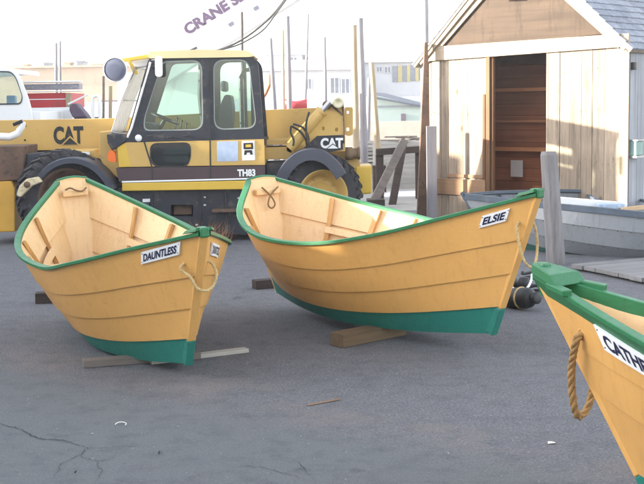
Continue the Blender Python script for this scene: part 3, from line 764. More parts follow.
# decals on the side
mb = MB(); mb.prism(PL([(217, 141.5), (238, 141), (238, 161), (217, 161.5)]), TY - .003, TY - .0005); tpart('faded_notice', mb, M['decal_blue'])
mb = MB(); mb.prism(PL([(241.8, 141), (254.5, 140.6), (255, 160), (242.3, 160.6)]), TY - .003, TY - .0005); wl = tpart('warning_label', mb, M['white'])
mb = MB(); mb.prism(PL([(243.4, 143), (253, 142.6), (253.3, 149), (243.6, 149.3)]), TY - .006, TY - .0035)
mb.prism(PL([(244.5, 150.2), (252, 150), (252.8, 154.5), (250.5, 154.6), (249.8, 152.4), (247, 152.5), (246.2, 154.8), (244, 154.9)]), TY - .006, TY - .0035); mb.build('label_picture', M['black'], wl, off=O)
mb = MB(); mb.prism(PL([(245.5, 144.5), (251, 144.3), (251.2, 147), (245.7, 147.2)]), TY - .008, TY - .0065)
mb.build('label_patch', M['catb'], wl, off=O)
def flat_text(txt, p0, h, Y, mat, nm, parent, ang=0.0, bold=.03, cond=1.0, lift=.004, shear=0, holes=None):
    V, Fc, wd = text_geo(txt, bold); c, s = math.cos(ang), math.sin(ang); mb = MB()
    vs = []
    for vx, vy in V:
        x = (vx * cond + vy * shear) * h; z = vy * h; vs.append((p0[0] + x * c - z * s, Y - lift, p0[1] + x * s + z * c))
    mb.add(vs, Fc); return mb, mb.build(nm, mat, parent, off=O)
flat_text('TH83', T(237.5, 176.5), .095, TY - .006, M['white'], 'model_lettering', tele, R(0), .045, .84)
# boom along the far side
BY = TY + 1.18
mb = MB()
x0, z0 = T(-14, 151.5, BY); x1, z1 = T(-14, 119.5, BY)
mb.prism(PL([(-14, 120.5), (107, 118.5), (262, 110), (336, 107), (338, 143), (262, 145), (107, 149.5), (20, 150.5), (-14, 150.5)], BY), BY, BY + .42)
boom = tpart('boom', mb, M['cat'], bevel=.012)
mb = MB(); mb.prism(PL([(18, 150.8), (107, 149.8), (107, 152.2), (22, 153)], BY), BY + .03, BY + .38); mb.build('boom_slide', M['dark'], boom, off=O)
mb = MB()
for (px_, py_) in ((25.5, 126), (25, 140), (140, 118.5)):
    a, b = T(px_, py_, BY); mb.lathe((a, BY - .008, b), (0, 1, 0), [(0, 0), (0, .013), (.008, .013)], 10)
mb.build('bolt', M['dark'], boom, off=O)
# CAT mark on the boom
def catmark(x0, x1, yb, yt, Y, mat, tri_mat, parent, tri=True):
    p0 = T(x0, yb, Y + .3); h = T(0, yt, Y)[1] - T(0, yb, Y)[1]; w_ = T(x1, 0, Y)[0] - T(x0, 0, Y)[0]
    V, Fc, wd = text_geo('CAT', .05)
    sx = w_ / wd; mb = MB(); z0 = T(x0, yb, Y)[1]; xx = T(x0, 0, Y)[0]
    mb.add([(xx + vx * sx, Y - .004, z0 + vy * h) for vx, vy in V], Fc)
    o = mb.build('brand_mark', mat, parent, off=O)
    if tri:
        cx = xx + w_ * .55; mb = MB()
        mb.prism([(cx - w_ * .32, z0 - h * .05), (cx + w_ * .32, z0 - h * .05), (cx, z0 + h * .47)], Y - .009, Y - .005)
        mb.build('mark_border', tri_mat, o, off=O)
        mb = MB(); mb.prism([(cx - w_ * .245, z0 - h * .02), (cx + w_ * .245, z0 - h * .02), (cx, z0 + h * .36)], Y - .013, Y - .0095)
        mb.build('mark_triangle', mat, o, off=O)
    return o
catmark(47.5, 78, 144.5, 126.5, BY, M['black'], M['cat'], boom)
# bracket between boom and cab
mb = MB(); mb.prism(PL([(95, 132), (108, 131), (112, 150), (122, 168), (118, 182), (100, 170), (95, 156)]), TY + .28, TY + 1.15); tpart('front_pillar', mb, M['cat'], bevel=.015)
# boom nose and carriage on the left
mb = MB(); mb.prism(PL([(-20, 147), (20, 146), (20, 181), (-20, 183)]), TY + .2, TY + .95); tpart('fork_carriage', mb, M['rust'], bevel=.015)
mb = MB(); mb.prism(PL([(-20, 183), (8, 182), (12, 190), (12, 233), (-20, 234)]), TY + .15, TY + 1.0); tpart('carriage_foot', mb, paint('orange_yellow', (.62, .34, .05), .5, .1), bevel=.015)
mb = MB()
pts = [T(-8, 137, TY + .2), T(4, 137.5, TY + .2), T(12, 134, TY + .2), T(16.5, 126, TY + .2), T(17, 122, TY + .2)]
mb.tube([(a, TY + .5, b) for a, b in pts], [.05, .05, .05, .045, .04], 10); tpart('white_hose', mb, M['white'])
mb = MB(); a, b = T(13, 123.5, TY + .2); mb.obox((a - .07, TY + .48, b - .02), (a + .06, TY + .48, b + .03), .06, .045); tpart('hose_clamp', mb, M['black'], bevel=.006)
mb = MB(); mb.prism(PL([(19, 155), (42, 153), (44, 160), (24, 166), (19, 165)]), TY + .3, TY + .7); tpart('hydraulic_block', mb, M['fender'], bevel=.02)
mb = MB(); p = [T(24, 166), T(46, 154)]; mb.tube([(p[0][0], TY + .4, p[0][1]), (p[1][0], TY + .4, p[1][1])], .045, 10); tpart('tilt_cylinder', mb, M['dark'])
mb = MB(); mb.prism(PL([(45, 152), (88, 151), (95, 160), (60, 160), (38, 176), (14, 200), (13, 190), (30, 176)]), TY + .45, TY + 1.1); tpart('front_axle_plate', mb, M['cat'], bevel=.015)
mb = MB(); mb.prism(PL([(62, 152), (66, 152), (69, 157), (65, 158)]), TY + .4, TY + .44); mb.prism(PL([(75, 153), (83, 153), (84, 156), (76, 156)]), TY + .4, TY + .44); tpart('white_tag', mb, M['white'])
# fenders
def fender(nm, cx, cy, rx, ry, a0, a1, Y0, Y1, thick):
    mb = MB(); n = 26; rows = []
    c = T(cx, cy); kx = rx * TY / F; kz = ry * TY / F
    for i in range(n + 1):
        t = R(a0 + (a1 - a0) * i / n); p = (c[0] + kx * math.cos(t), c[1] + kz * math.sin(t)); q = (c[0] + (kx - thick) * math.cos(t), c[1] + (kz - thick) * math.sin(t))
        q2 = (c[0] + (kx - thick * 2.2) * math.cos(t), c[1] + (kz - thick * 2.2) * math.sin(t))
        rows.append([(p[0], Y0 + .03, p[1]), (p[0], Y1, p[1]), (q[0], Y1, q[1]), (q[0], Y0 + .03, q[1]), (q2[0], Y0 + .02, q2[1]), (q2[0], Y0, q2[1]), (p[0] - .012 * math.cos(t), Y0, p[1] - .012 * math.sin(t))])
    mb.loft(rows, close=True, smooth=False); mb.add(rows[0], [tuple(range(7))]); mb.add(rows[-1], [tuple(range(7))])
    return tpart(nm, mb, M['fender'])
fender('front_fender', 76, 208, 45, 51.5, 150, 22, TY - .22, TY + .55, .035)
fender('rear_fender', 312, 203, 41, 55, 163, 33, TY - .14, TY + .5, .07)
# wheels
def wheel(cx, cy, rpx, rim, yc, steer, nm='wheel', rimmat='cat'):
    Rr = rpx * yc / F; c = Vector((at(cx, cy, yc).x, yc, Rr + .002)); ax = Vector((math.sin(steer), -math.cos(steer), 0)); W = .36
    mb = MB(); prof = [(-W / 2, Rr * .60), (-W / 2 - .01, Rr * .72), (-W / 2, Rr * .88), (-W / 2 + .05, Rr * .955), (-W / 4, Rr * .965), (0, Rr * .97), (W / 4, Rr * .965), (W / 2 - .05, Rr * .955), (W / 2, Rr * .88), (W / 2 + .012, Rr * .74), (W / 2, Rr * .60)]
    mb.lathe(c, ax, prof, 56)
    side = ax.cross(Vector((0, 0, 1))).normalized(); up = Vector((0, 0, 1))
    nl = 26
    for k in range(nl):
        for sg in (-1, 1):
            t = 2 * math.pi * (k + (.5 if sg > 0 else 0)) / nl; t2 = t + .17
            def rp(tt, h, rr): return c + ax * h + (side * math.cos(tt) + up * math.sin(tt)) * rr
            a = rp(t, sg * .01, Rr * .985); b = rp(t2, sg * (W / 2 + .004), Rr * .955)
            mb.obox(a, b, .045, .045, up=(a - c - ax * (a - c).dot(ax)))
            b2 = rp(t2 + .02, sg * (W / 2 + .008), Rr * .86); mb.obox(b, b2, .042, .03, up=ax)
    wh = tpart(nm, mb, M['rubber'])
    mb = MB(); q = Rr
    mb.lathe(c, ax, [(W / 2 - .0, q * .62), (W / 2 + .012, q * .60), (W / 2 - .02, q * .56), (W / 2 - .05, q * .50), (W / 2 - .14, q * .47), (W / 2 - .15, q * .30), (W / 2 - .10, q * .27), (W / 2 - .09, q * .16), (W / 2 - .04, q * .15), (W / 2 - .03, 0)], 40)
    for k in range(10):
        t = k * math.pi / 5; p = c + ax * (W / 2 - .15) + (side * math.cos(t) + up * math.sin(t)) * q * .40; mb.lathe(p, ax, [(0, .018), (.02, .018), (.02, 0)], 6)
    mb.build('rim', M[rimmat], wh, off=O)
    return wh
wheel(56, 0, 47, .3, TY + .18, R(24), rimmat='rust'); wheel(315, 0, 43, .3, TY + .25, R(20))
for cx in (88, 335):
    pass
# hub casting beside the front tyre
mb = MB(); mb.prism(PL([(24, 193), (27, 184), (34, 177), (45, 175), (49, 180), (39, 184), (33, 190), (28, 195)]), TY - .40, TY - .30); tpart('knuckle_guard', mb, paint('dirty_cream', (.62, .52, .33), .6, .15, (.2, .15, .1), 9, dirt_amt=.56), bevel=.015)
mb = MB(); a, b = T(35, 182.5); mb.lathe((a, TY - .42, b), (0, 1, 0), [(0, 0), (0, .04), (.04, .04)], 16); tpart('knuckle_cap', mb, M['rust'])
# engine side behind the cab
mb = MB(); mb.prism(PL([(264, 148.5), (292, 147.5), (292, 160), (264, 161)]), TY + .35, TY + 1.0); mb.prism(PL([(264, 141), (300, 139.5), (300, 145), (264, 146)]), TY + .4, TY + 1.0)
mb.prism(PL([(286, 166), (300, 155), (360, 152), (362, 168), (350, 196), (286, 190)]), TY + .62, TY + 1.5)
tpart('engine_cover', mb, M['cat'], bevel=.012)
mb = MB(); mb.prism(PL([(265, 164), (288, 163), (280, 174), (272, 180), (265, 180)]), TY + .2, TY + 1.0); tpart('engine_lower_panel', mb, M['dark'], bevel=.01)
# boom tower
tw = PL([(286, 152), (286, 140), (312, 116), (323, 106), (337, 104), (345, 107), (346, 151), (300, 158)])
mb = MB(); mb.prism(tw, TY + .35, TY + .43, holes=[roundpoly(PL([(322, 127), (325, 127), (325, 131), (322, 131)]), .02), roundpoly(PL([(335.5, 128), (338.5, 128), (338.5, 132), (335.5, 132)]), .02)])
mb.prism(PL([(312, 118), (345, 110), (346, 151), (312, 150)]), TY + .80, TY + .88)
tower = tpart('boom_tower', mb, M['cat'], bevel=.01)
mb = MB(); mb.tube([(T(343.5, 108)[0], TY + .34, T(0, 108)[1]), (T(344.5, 150)[0], TY + .34, T(0, 150)[1])], .012, 6); mb.tube([(T(331, 110)[0], TY + .34, T(0, 110)[1]), (T(343, 121)[0], TY + .34, T(0, 121)[1])], .014, 6); mb.build('tower_rib', M['rust'], tower, off=O)
mb = MB(); mb.prism(roundpoly(PL([(345.5, 107), (354, 107), (354, 135), (351, 137), (345.5, 136)]), .03), TY + .45, TY + .55, holes=[roundpoly(PL([(347.5, 111), (350, 111), (350, 114), (347.5, 114)]), .015), roundpoly(PL([(347, 128), (350.5, 128), (350.5, 132), (347, 132)]), .02)])
tpart('pivot_plate', mb, M['cat'], bevel=.008)
mb = MB(); a, b = T(338.5, 102.5); mb.lathe((a, TY + .25, b), (0, -1, 0), [(-.3, .075), (0, .075), (.01, .07), (.01, .045), (0, .04), (-.02, .0)], 24); tpart('pivot_pin', mb, paint('cream_pin', (.66, .60, .42), .5, .1))
mb = MB(); a, b = T(327, 105); mb.lathe((a, TY + .3, b), (0, -1, 0), [(-.2, .06), (0, .06), (.02, .04), (.02, 0)], 20); tpart('cylinder_eye', mb, M['rust'])
p, q = T(289, 149), T(330, 102)
mb = MB(); P0 = Vector((p[0], TY + .22, p[1])); Q0 = Vector((q[0], TY + .22, q[1]))
mb.tube([P0, P0.lerp(Q0, .78)], .075, 14); mb.tube([P0.lerp(Q0, .78), P0.lerp(Q0, .82)], .085, 14); tpart('lift_cylinder', mb, M['cat'])
mb = MB(); mb.tube([P0.lerp(Q0, .6), Q0], .035, 12); tpart('cylinder_rod', mb, M['steel'])
mb = MB()
for k, ctl in enumerate([[(291, 126), (300, 131), (306, 140), (307, 150)], [(293, 124), (303, 127), (309, 137), (308, 148)], [(309, 112), (306, 122), (306, 135), (310, 146)], [(291, 126), (290, 132), (294, 140), (293, 146)]]):
    pts = [Vector((*[T(x, y)[0]], TY + .12 - .02 * k, T(x, y)[1])) for x, y in ctl]
    dense = []
    for i in range(len(pts) - 1):
        for j in range(5): dense.append(pts[i].lerp(pts[i + 1], j / 5))
    dense.append(pts[-1])
    for _ in range(3): dense = [dense[0]] + [(dense[i - 1] + dense[i] * 2 + dense[i + 1]) / 4 for i in range(1, len(dense) - 1)] + [dense[-1]]
    mb.tube(dense, .014, 7)
tpart('hydraulic_hose', mb, M['hose'])
# rear CAT plate
mb = MB(); mb.prism(PL([(300, 152), (317, 136.5), (343, 135.5), (343.5, 150), (300, 160)]), TY + .30, TY + .34); pl = tpart('brand_plate', mb, M['dark'])
catmark(318, 341, 148.5, 138, TY + .295, M['white'], M['dark'], pl, tri=True)
# rear bits
mb = MB(); a, b = T(346, 155); mb.lathe((a, TY + .5, b), (1, 0, 0), [(0, 0), (0, .085), (.1, .085), (.1, .07), (.17, .07), (.17, .085), (.2, .085), (.2, 0)], 20); tpart('exhaust_can', mb, M['timber_b'])
mb = MB(); mb.prism(PL([(357, 169), (374, 168), (374, 197), (357, 199)]), TY + .6, TY + 1.3); tpart('rear_counterweight', mb, M['catb'], bevel=.02)
mb = MB(); mb.tube([(T(352, 0)[0], TY + .8, T(0, 160)[1]), (T(353, 0)[0], TY + .8, T(0, 175)[1])], .02, 6); tpart('tow_bar', mb, M['dark'])
# small white stencil and dried weeds against the chassis
mb = MB(); mb.prism(PL([(141.5, 199.5), (149, 199.2), (149, 202.5), (141.5, 202.8)]), TY + .094, TY + .099); tpart('stencil_mark', mb, M['white'])
mb = MB()
for i in range(230):
    x_ = random.gauss(205, 11); y_ = random.uniform(228, 236); p = gnd(x_, 240); p.y = TY - .25 + random.uniform(-.25, .25); p.x = at(x_, 230, TY).x; p.z = 0
    d = Vector((random.uniform(-.3, .3), random.uniform(-.12, .12), random.uniform(.06, .34))); s_ = Vector((.006, 0, 0))
    mb.add([p - s_, p + s_, p + d], [(0, 1, 2)])
tag(mb.build('dry_weeds', paint('dry_weed_brown', (.28, .14, .07), .9, .3)), 'brown dry weeds by the telehandler chassis', kind='stuff')

# ------------------------------------------------------------------ shed
SL = at(424.5, 221, 17.5); SL.z = 0; SR = at(626, 221, 15.2); SR.z = 0
SW = (SR - SL).length; sang = math.atan2((SR - SL).y, (SR - SL).x)
shed = thing('shed', SL, 'old wooden shed with an open doorway, plywood gable and grey shingle roof', 'shed', rot=(0, 0, sang))
Ui = (SR - SL).normalized(); Vi = Vector((-Ui.y, Ui.x, 0))
def fp(px, py, v=0.0):
    """point of the front plane (pushed back by v) seen along a sight line -> (u, z)"""
    d = ray(px, py); o = Vector((0, 0, EYE)) - SL; n = Vi
    t = (v - o.dot(n)) / d.dot(n); p = o + d * t; return (p.dot(Ui), p.z)
zL = fp(424.5, 61)[1]; zR = fp(626, 46)[1]; ze = (zL + zR) / 2
dl, dr = fp(491, 100)[0], fp(547, 100)[0]; dt = fp(520, 53.5)[1]
ap = fp(524.6, -63.5); au, az = SW / 2 + .02, ap[1]
DEP = 3.6
def zt(u): return zL + (zR - zL) * u / SW
mb = MB(); u = 0
rng = random.Random(3)
while u < SW - .02:
    w_ = rng.uniform(.13, .22)
    if u < dl < u + w_ + .05: w_ = dl - u
    u1 = min(u + w_, SW)
    if u >= dl - .01 and u < dr - .01:
        if abs(u - dl) < .02: u = dl
        u1 = min(u1, dr); z0 = dt
    else: z0 = 0.02
    if u1 > dr > u + .02 and u < dr: u1 = dr
    if SW - u1 < .06: u1 = SW
    j = rng.uniform(-.004, .004)
    if not (z0 == dt): 
        mb.box((u + .003, -.012 + j, z0 + (rng.uniform(0, .05))), (u1 - .003, .018 + j, zt(u) + .02))
    else: mb.box((u + .003, -.012 + j, z0), (u1 - .003, .018 + j, zt(u) + .02))
    u = u1
mb.cur = 1
for k_ in range(int(SW / .085)):
    for z_ in (.35, .95, 1.6, 2.15):
        u_ = .05 + k_ * .085 + rng.uniform(-.012, .012)
        if dl - .05 < u_ < dr + .03 or u_ > SW - .1: continue
        mb.lathe((u_, -.0165, z_ + rng.uniform(-.05, .05)), (0, -1, 0), [(-.004, .004), (.002, .004), (.002, 0)], 6)
mb.build('front_wall', [M['shed_w'], M['rust']], shed)
# inner sheathing so no light leaks between boards
mb = MB(); mb.prism([(0.01, 0), (SW - .01, 0), (SW - .01, zt(SW)), (au, az - .08), (.01, zt(0))], .022, .05, holes=[[(dl, .15), (dr, .15), (dr, dt), (dl, dt)]]); mb.build('sheathing', M['inside'], shed)
# patches low on the left
p0, p1 = fp(431, 178), fp(485, 196)
mb = MB(); mb.box((p0[0], -.036, p1[1]), (dl - .08, -.014, p0[1])); mb.build('wide_board', M['patch'], shed, bevel=.004)
mb = MB(); q0 = fp(448, 164); q1 = fp(484, 177); mb.box((q0[0], -.028, q1[1] - .02), (q1[0], -.0135, q1[1] + .03)); mb.build('batten', M['patch'], shed, bevel=.003)
# header, corner boards, door trim
mb = MB(); H0, H1 = fp(424, 46)[1], fp(626, 32)[1]
mb.prism([(-.03, zL - .01), (SW + .03, zR - .01), (SW + .03, H1 - .02), (-.03, zL + .2)], -.055, -.0135); mb.build('header_board', M['shed_h'], shed, bevel=.004)
mb = MB(); mb.box((-.035, -.03, .02), (.10, -.0135, zL - .012)); mb.build('corner_board', M['shed_side'], shed, bevel=.004)
mb = MB(); mb.box((SW - .10, -.03, .02), (SW + .03, -.0135, zR - .012)); mb.build('corner_board', M['shed_h'], shed, bevel=.004)
mb = MB(); mb.box((dl - .07, -.034, .1), (dl - .003, .09, dt - .002)); mb.box((dl, .0, .1), (dl + .035, .06, dt - .002)); mb.build('door_jamb', M['jamb'], shed, bevel=.004)
mb = MB()
zz = .17
while zz < zt(0) - .1:
    hh_ = rng.uniform(.16, .24); mb.box((.06, 1.35 + rng.uniform(0, .01), zz), (SW - .43, 1.38, zz + hh_ - .006)); zz += hh_
mb.build('partition', M['inside'], shed)
mb = MB()
for py_, k_ in ((88, .05), (120, .035), (147, .06)):
    z_ = fp(520, py_, 1.25)[1]; mb.box((.07, 1.16, z_ - k_), (SW - .44, 1.34, z_))
mb.build('partition_shelf', M['shelf'], shed)
mb = MB(); mb.box((dr, -.02, .15), (dr + .025, .06, dt)); mb.build('door_stop', M['shed_h'], shed)
mb = MB(); a, b = fp(484, 90), fp(487, 172); mb.box((dl - .13, -.03, .5), (dl - .085, -.0135, a[1] * .97)); mb.build('slide_rail', M['jamb'], shed, bevel=.004)
# gable
mb = MB(); mb.prism([(.12, zL + .16), (SW - .12, zR + .18), (au, az - .12)], -.013, .02); mb.build('gable_panel', M['ply'], shed)
mb = MB()
sl_ = Vector((au, az)) - Vector((0, zL)); sr_ = Vector((au, az)) - Vector((SW, zR))
def rake(u0, z0, u1, z1, w_, y0, y1):
    d = Vector((u1 - u0, z1 - z0)).normalized(); n = Vector((d.y, -d.x)) if u1 > u0 else Vector((-d.y, d.x))
    mb.prism([(u0, z0), (u1, z1), (u1 + n.x * w_, z1 + n.y * w_), (u0 + n.x * w_, z0 + n.y * w_)], y0, y1)
rake(-.06, zL + .02, au, az, .11, -.085, -.058); rake(SW + .05, zR + .02, au, az, .11, -.085, -.058)
mb.build('rake_board', M['shed_h'], shed, bevel=.004)
mb = MB(); rake(.06, zL + .05, au, az - .16, .10, -.05, -.0225); rake(SW - .06, zR + .05, au, az - .16, .10, -.05, -.0225); mb.build('inner_rake_board', M['shed_h'], shed, bevel=.004)
mb = MB(); mb.tube([Vector((au - .25, -.10, fp(478, 5)[1] + .05)), Vector((au + .02, -.12, fp(478, 2)[1]))], .012, 6); mb.build('gable_hook', M['rust'], shed)
# roof: shingles on both slopes
mb = MB(); g = 0
for (u0, z0, sgn) in ((-.12, zL - .06, -1), (SW + .10, zR - .05, 1)):
    A = Vector((u0, 0, z0)); Bp = Vector((au, 0, az + .03)); L = (Bp - A).length; d = (Bp - A) / L; nrm = Vector((-d.z, 0, d.x)) if d.x > 0 else Vector((d.z, 0, -d.x))
    if nrm.z < 0: nrm = -nrm
    s_ = 0; r_i = 0
    while s_ < L:
        y = -.11 - (r_i % 2) * .08; 
        while y < DEP + .1:
            w_ = rng.uniform(.12, .19); y1 = min(y + w_, DEP + .1); ya = max(y, -.11)
            if y1 - ya > .02:
                l0 = -rng.uniform(0, .012)
                b0 = A + d * (s_ + l0); b1 = A + d * min(s_ + .17, L)
                t0 = .026 + rng.uniform(-.002, .003); t1 = .010
                vs = [b0 + Vector((0, ya + .002, 0)), b0 + Vector((0, y1 - .002, 0)), b1 + Vector((0, y1 - .002, 0)), b1 + Vector((0, ya + .002, 0))]
                vs2 = [vs[0] + nrm * t0, vs[1] + nrm * t0, vs[2] + nrm * t1, vs[3] + nrm * t1]
                mb.add(vs + vs2, [(0, 1, 2, 3), (4, 7, 6, 5), (0, 4, 5, 1), (1, 5, 6, 2), (2, 6, 7, 3), (3, 7, 4, 0)])
            y = y1
        s_ += .135; r_i += 1
roof = mb.build('roof', M['shingle'], shed)
mb = MB()
for (u0, z0) in ((-.12, zL - .06), (SW + .10, zR - .05)):
    k = .03 if u0 < 0 else -.03
    mb.prism([(u0, z0 - .004), (au, az + .026), (au, az - .01), (u0 + k, z0 - .035)], -.10, DEP + .09)
mb.build('roof_deck', M['shed_h'], roof)
# side and back walls
for ua, ub, zz_ in ((SW - .005, SW + .02, zR + .03), (-.02, .005, zL + .03)):
    mb = MB(); v = .02
    while v < DEP:
        w_ = rng.uniform(.15, .22); v1 = min(v + w_, DEP); mb.box((ua, v + .003, .03), (ub, v1 - .003, zz_)); v = v1
    mb.build('side_wall', M['shed_side'], shed)
mb = MB(); mb.box((.03, DEP - .04, 0), (SW - .03, DEP, zL + .1)); mb.prism([(.03, zL + .1), (SW - .03, zL + .1), (au, az - .06)], DEP - .04, DEP)
mb.box((SW - .045, .06, 0), (SW - .02, DEP - .04, zR)); mb.box((.02, .06, 0), (.045, DEP - .04, zL))
mb.build('inner_lining', M['inside'], shed)
mb = MB(); mb.box((.05, .06, .1), (SW - .05, DEP - .05, .16)); mb.build('floor', M['inside'], shed)
mb = MB()
for z_ in (.75, 1.15, 1.55, 1.95):
    mb.box((SW - .40, .5, z_), (SW - .05, DEP - .3, z_ + .03)); mb.box((SW - .42, .5, z_ - .05), (SW - .40, DEP - .3, z_ + .05))
    mb.box((dl - .6, DEP - .35, z_), (SW - .43, DEP - .05, z_ + .1))
for v_ in (.5, 1.6, 2.7): mb.box((SW - .42, v_ - .05, .16), (SW - .37, v_, 2.05))
mb.build('shelf', M['shelf'], shed)
mb = MB(); a = fp(511, 160, 1.14); b = fp(523, 177, 1.14); 
mb.box((a[0], 1.13, b[1]), (b[0], 1.136, a[1])); 
pp = mb.build('paper_sheet', M['paper'], None); pp.location = SL; pp.rotation_euler.z = sang; tag(pp, 'pinkish white paper sheet hanging inside the shed doorway', 'paper')
c_ = fp(541, 182, .9)
mb = MB(); mb.box((c_[0] - .12, .85, .16), (c_[0] + .25, 1.25, c_[1] - .05)); bx_ = mb.build('crate', M['inside'], None, bevel=.01); bx_.location = SL; bx_.rotation_euler.z = sang; tag(bx_, 'dark wooden crate just inside the shed doorway', 'crate')
mb = MB(); mb.lathe((c_[0], 1.0, c_[1] - .05), (0, 0, 1), [(0, 0), (0, .05), (.10, .05), (.12, .02), (.14, .02), (.14, 0)], 14)
bx_ = mb.build('red_can', M['redpaint'], None); bx_.location = SL; bx_.rotation_euler.z = sang; tag(bx_, 'small red can standing on the crate in the shed doorway', 'can')
# meter box and lamp bracket on the right wall
mb = MB(); zc = fp(630, 148)[1]
mb.box((SW + .021, .03, zc - .10), (SW + .12, .22, zc + .09)); mt = mb.build('meter_box', M['teal_glass'], shed, bevel=.01)
mb = MB(); mb.box((SW + .019, .02, zc + .092), (SW + .14, .23, zc + .11)); mb.build('meter_frame', M['steel'], mt); mb = MB(); mb.box((SW + .019, .02, zc - .13), (SW + .13, .23, zc - .103)); mb.build('meter_frame', M['steel'], mt)
mb = MB(); zc = fp(628, 66)[1]; mb.box((SW + .022, .03, zc - .05), (SW + .09, .08, zc + .05)); mb.build('wall_bracket', M['black'], shed, bevel=.006)

# ------------------------------------------------------------------ rusty leaning beam and corner plank by the shed
bx = at(423, 200, 17.2); tx = at(424.5, 60, 17.35)
mb = MB(); mb.prism([(bx.x - .10, 0), (bx.x + .12, 0), (tx.x + .035, tx.z + .25), (tx.x - .015, tx.z + .25)], 17.15, 17.27)
lone('leaning_beam', mb, M['rust'], Vector((bx.x, 17.2, 0)), 'dark rusty tapering beam standing against the left corner of the shed', 'beam', bevel=.008)
a = at(432, 215, 16.9)
mb = MB(); mb.box((a.x - .075, 16.88, 0), (a.x + .075, 16.93, at(432, 126, 16.9).z))
lone('grey_plank', mb, M['post_lav'], Vector((a.x, 16.9, 0)), 'narrow grey plank upright at the shed corner right of the rusty beam', 'plank', bevel=.006)

# ------------------------------------------------------------------ mooring post
b = at(556, 268, 12.4); t_ = at(548.5, 151.5, 12.3)
mb = MB(); b.z = 0; w0 = .098
vs = []
for c, k in ((b, 1.08), (b.lerp(t_, .97), .93), (t_, .80)):
    for q in range(8):
        a = math.pi / 8 + q * math.pi / 4; rr = w0 * (1.0 if q % 2 else 1.02) * k; vs.append([c.x + rr * math.cos(a), c.y + rr * math.sin(a), c.z])
mb.loft([vs[0:8], vs[8:16], vs[16:24]], close=True, smooth=False); mb.add(vs[16:24], [tuple(range(8))])
lone('mooring_post', mb, M['post'], b, 'thick grey weathered post leaning slightly in front of the shed doorway', 'post', bevel=.006)

# ------------------------------------------------------------------ grey boat behind the post
gb0 = Vector((0, 0, 0))
def B_(px, py, Y): return at(px, py, Y)
groot_loc = Vector((B_(560, 262, 13.0).x, 13.0, 0))
gb = thing('grey_boat', groot_loc, 'weathered grey blue plank rowing boat with a green bottom in front of the shed', 'boat')
sheer = [(463, 194.5, 14.3), (500, 198.5, 13.75), (550, 204, 13.2), (600, 208.5, 12.8), (645, 213, 12.6), (700, 217, 12.6), (760, 216, 12.9)]
lap1 = [(470, 207, 14.2), (505, 213, 13.7), (550, 221, 13.15), (600, 228, 12.8), (645, 233, 12.62), (700, 236, 12.65), (757, 232, 12.95)]
lap2 = [(478, 218, 14.1), (510, 228, 13.7), (550, 237, 13.2), (600, 245, 12.85), (645, 250, 12.7), (700, 251, 12.75), (752, 246, 13.0)]
grn = [(484, 226, 14.1), (514, 239, 13.75), (550, 249, 13.3), (600, 257, 13.0), (645, 261.5, 12.85), (700, 262, 12.9), (748, 256, 13.1)]
bot = [(490, 238, 14.1), (520, 255, 13.85), (550, 264, 13.5), (600, 270.5, 13.25), (645, 274, 13.1), (700, 273, 13.1), (744, 266, 13.2)]
def crv(L, n=40): return spl([B_(*p) for p in L], n)
C_ = [crv(L) for L in (bot, grn, lap2, lap1, sheer)]
stem_t, stem_b = C_[4][0], C_[0][0]
mb = MB()
for k in range(4):
    mb.cur = 1 if k == 0 else 0; o = Vector((0, -.012, 0)); lo = [p + (o if k else o * 0) for p in C_[k]]; mb.loft([lo, [p for p in C_[k + 1]]], smooth=False)
    if k: mb.loft([C_[k], lo], smooth=False)
# far side: mirrored across the boat's own centre line
ax0 = C_[4][0]; axd = Vector((math.cos(R(-4)), math.sin(R(-4)), 0)).normalized()
def mir(p):
    n = Vector((-axd.y, axd.x, 0)); c = Vector((ax0.x, ax0.y, 0)); k = (Vector((p.x, p.y, 0)) - c).dot(n); return p - n * 2 * k
CM = [[mir(p) for p in c] for c in C_]
mb.cur = 0
for k in range(4):
    mb.cur = 1 if k == 0 else 0; mb.loft([CM[k], CM[k + 1]], smooth=False)
mb.cur = 1; mb.loft([C_[0], CM[0]])
mb.cur = 0
for t in (0, -1): mb.loft([[c[t] for c in C_], [c[t] for c in CM]], smooth=False)
mb.build('hull', [M['gboat'], M['gboatgreen']], gb, off=groot_loc)
for cc in (C_[4], CM[4]):
    mb = MB(); s_ = Vector((0, -1 if cc is C_[4] else 1, 0)); rows = [[p + s_ * .03 + Vector((0, 0, .012)), p - s_ * .05 + Vector((0, 0, .015)), p - s_ * .05 + Vector((0, 0, -.02)), p + s_ * .03 + Vector((0, 0, -.055))] for p in cc]
    mb.loft(rows, close=True, smooth=False); mb.build('gunwale', M['gboatrail'], gb, off=groot_loc)
mb = MB(); mb.obox(C_[4][0] + Vector((-.01, 0, .03)), C_[0][0] + Vector((-.01, 0, -.02)), .06, .06, up=(0, 1, 0)); mb.build('stem', M['gboatrail'], gb, off=groot_loc, bevel=.006)
mb = MB()
for (Lc, n) in ((C_[3], 30), (C_[2], 30)):
    for i in range(4, 38, 2):
        p = Lc[i] + Vector((0, -.014, -.012 + random.uniform(-.004, .004)))
        if random.random() < .7: mb.lathe(p, (0, -1, 0), [(0, .007), (.002, .006), (.002, 0)], 6)
mb.build('nail_stain', M['rust'], gb, off=groot_loc)
for i in (8, 16, 24, 32):
    mb = MB(); a, b2 = C_[4][i] - Vector((0, -.03, .05)), CM[4][i] - Vector((0, .03, .05)); mb.obox(a, b2, .04, .03); mb.build('cross_rib', M['gboatrail'], gb, off=groot_loc)
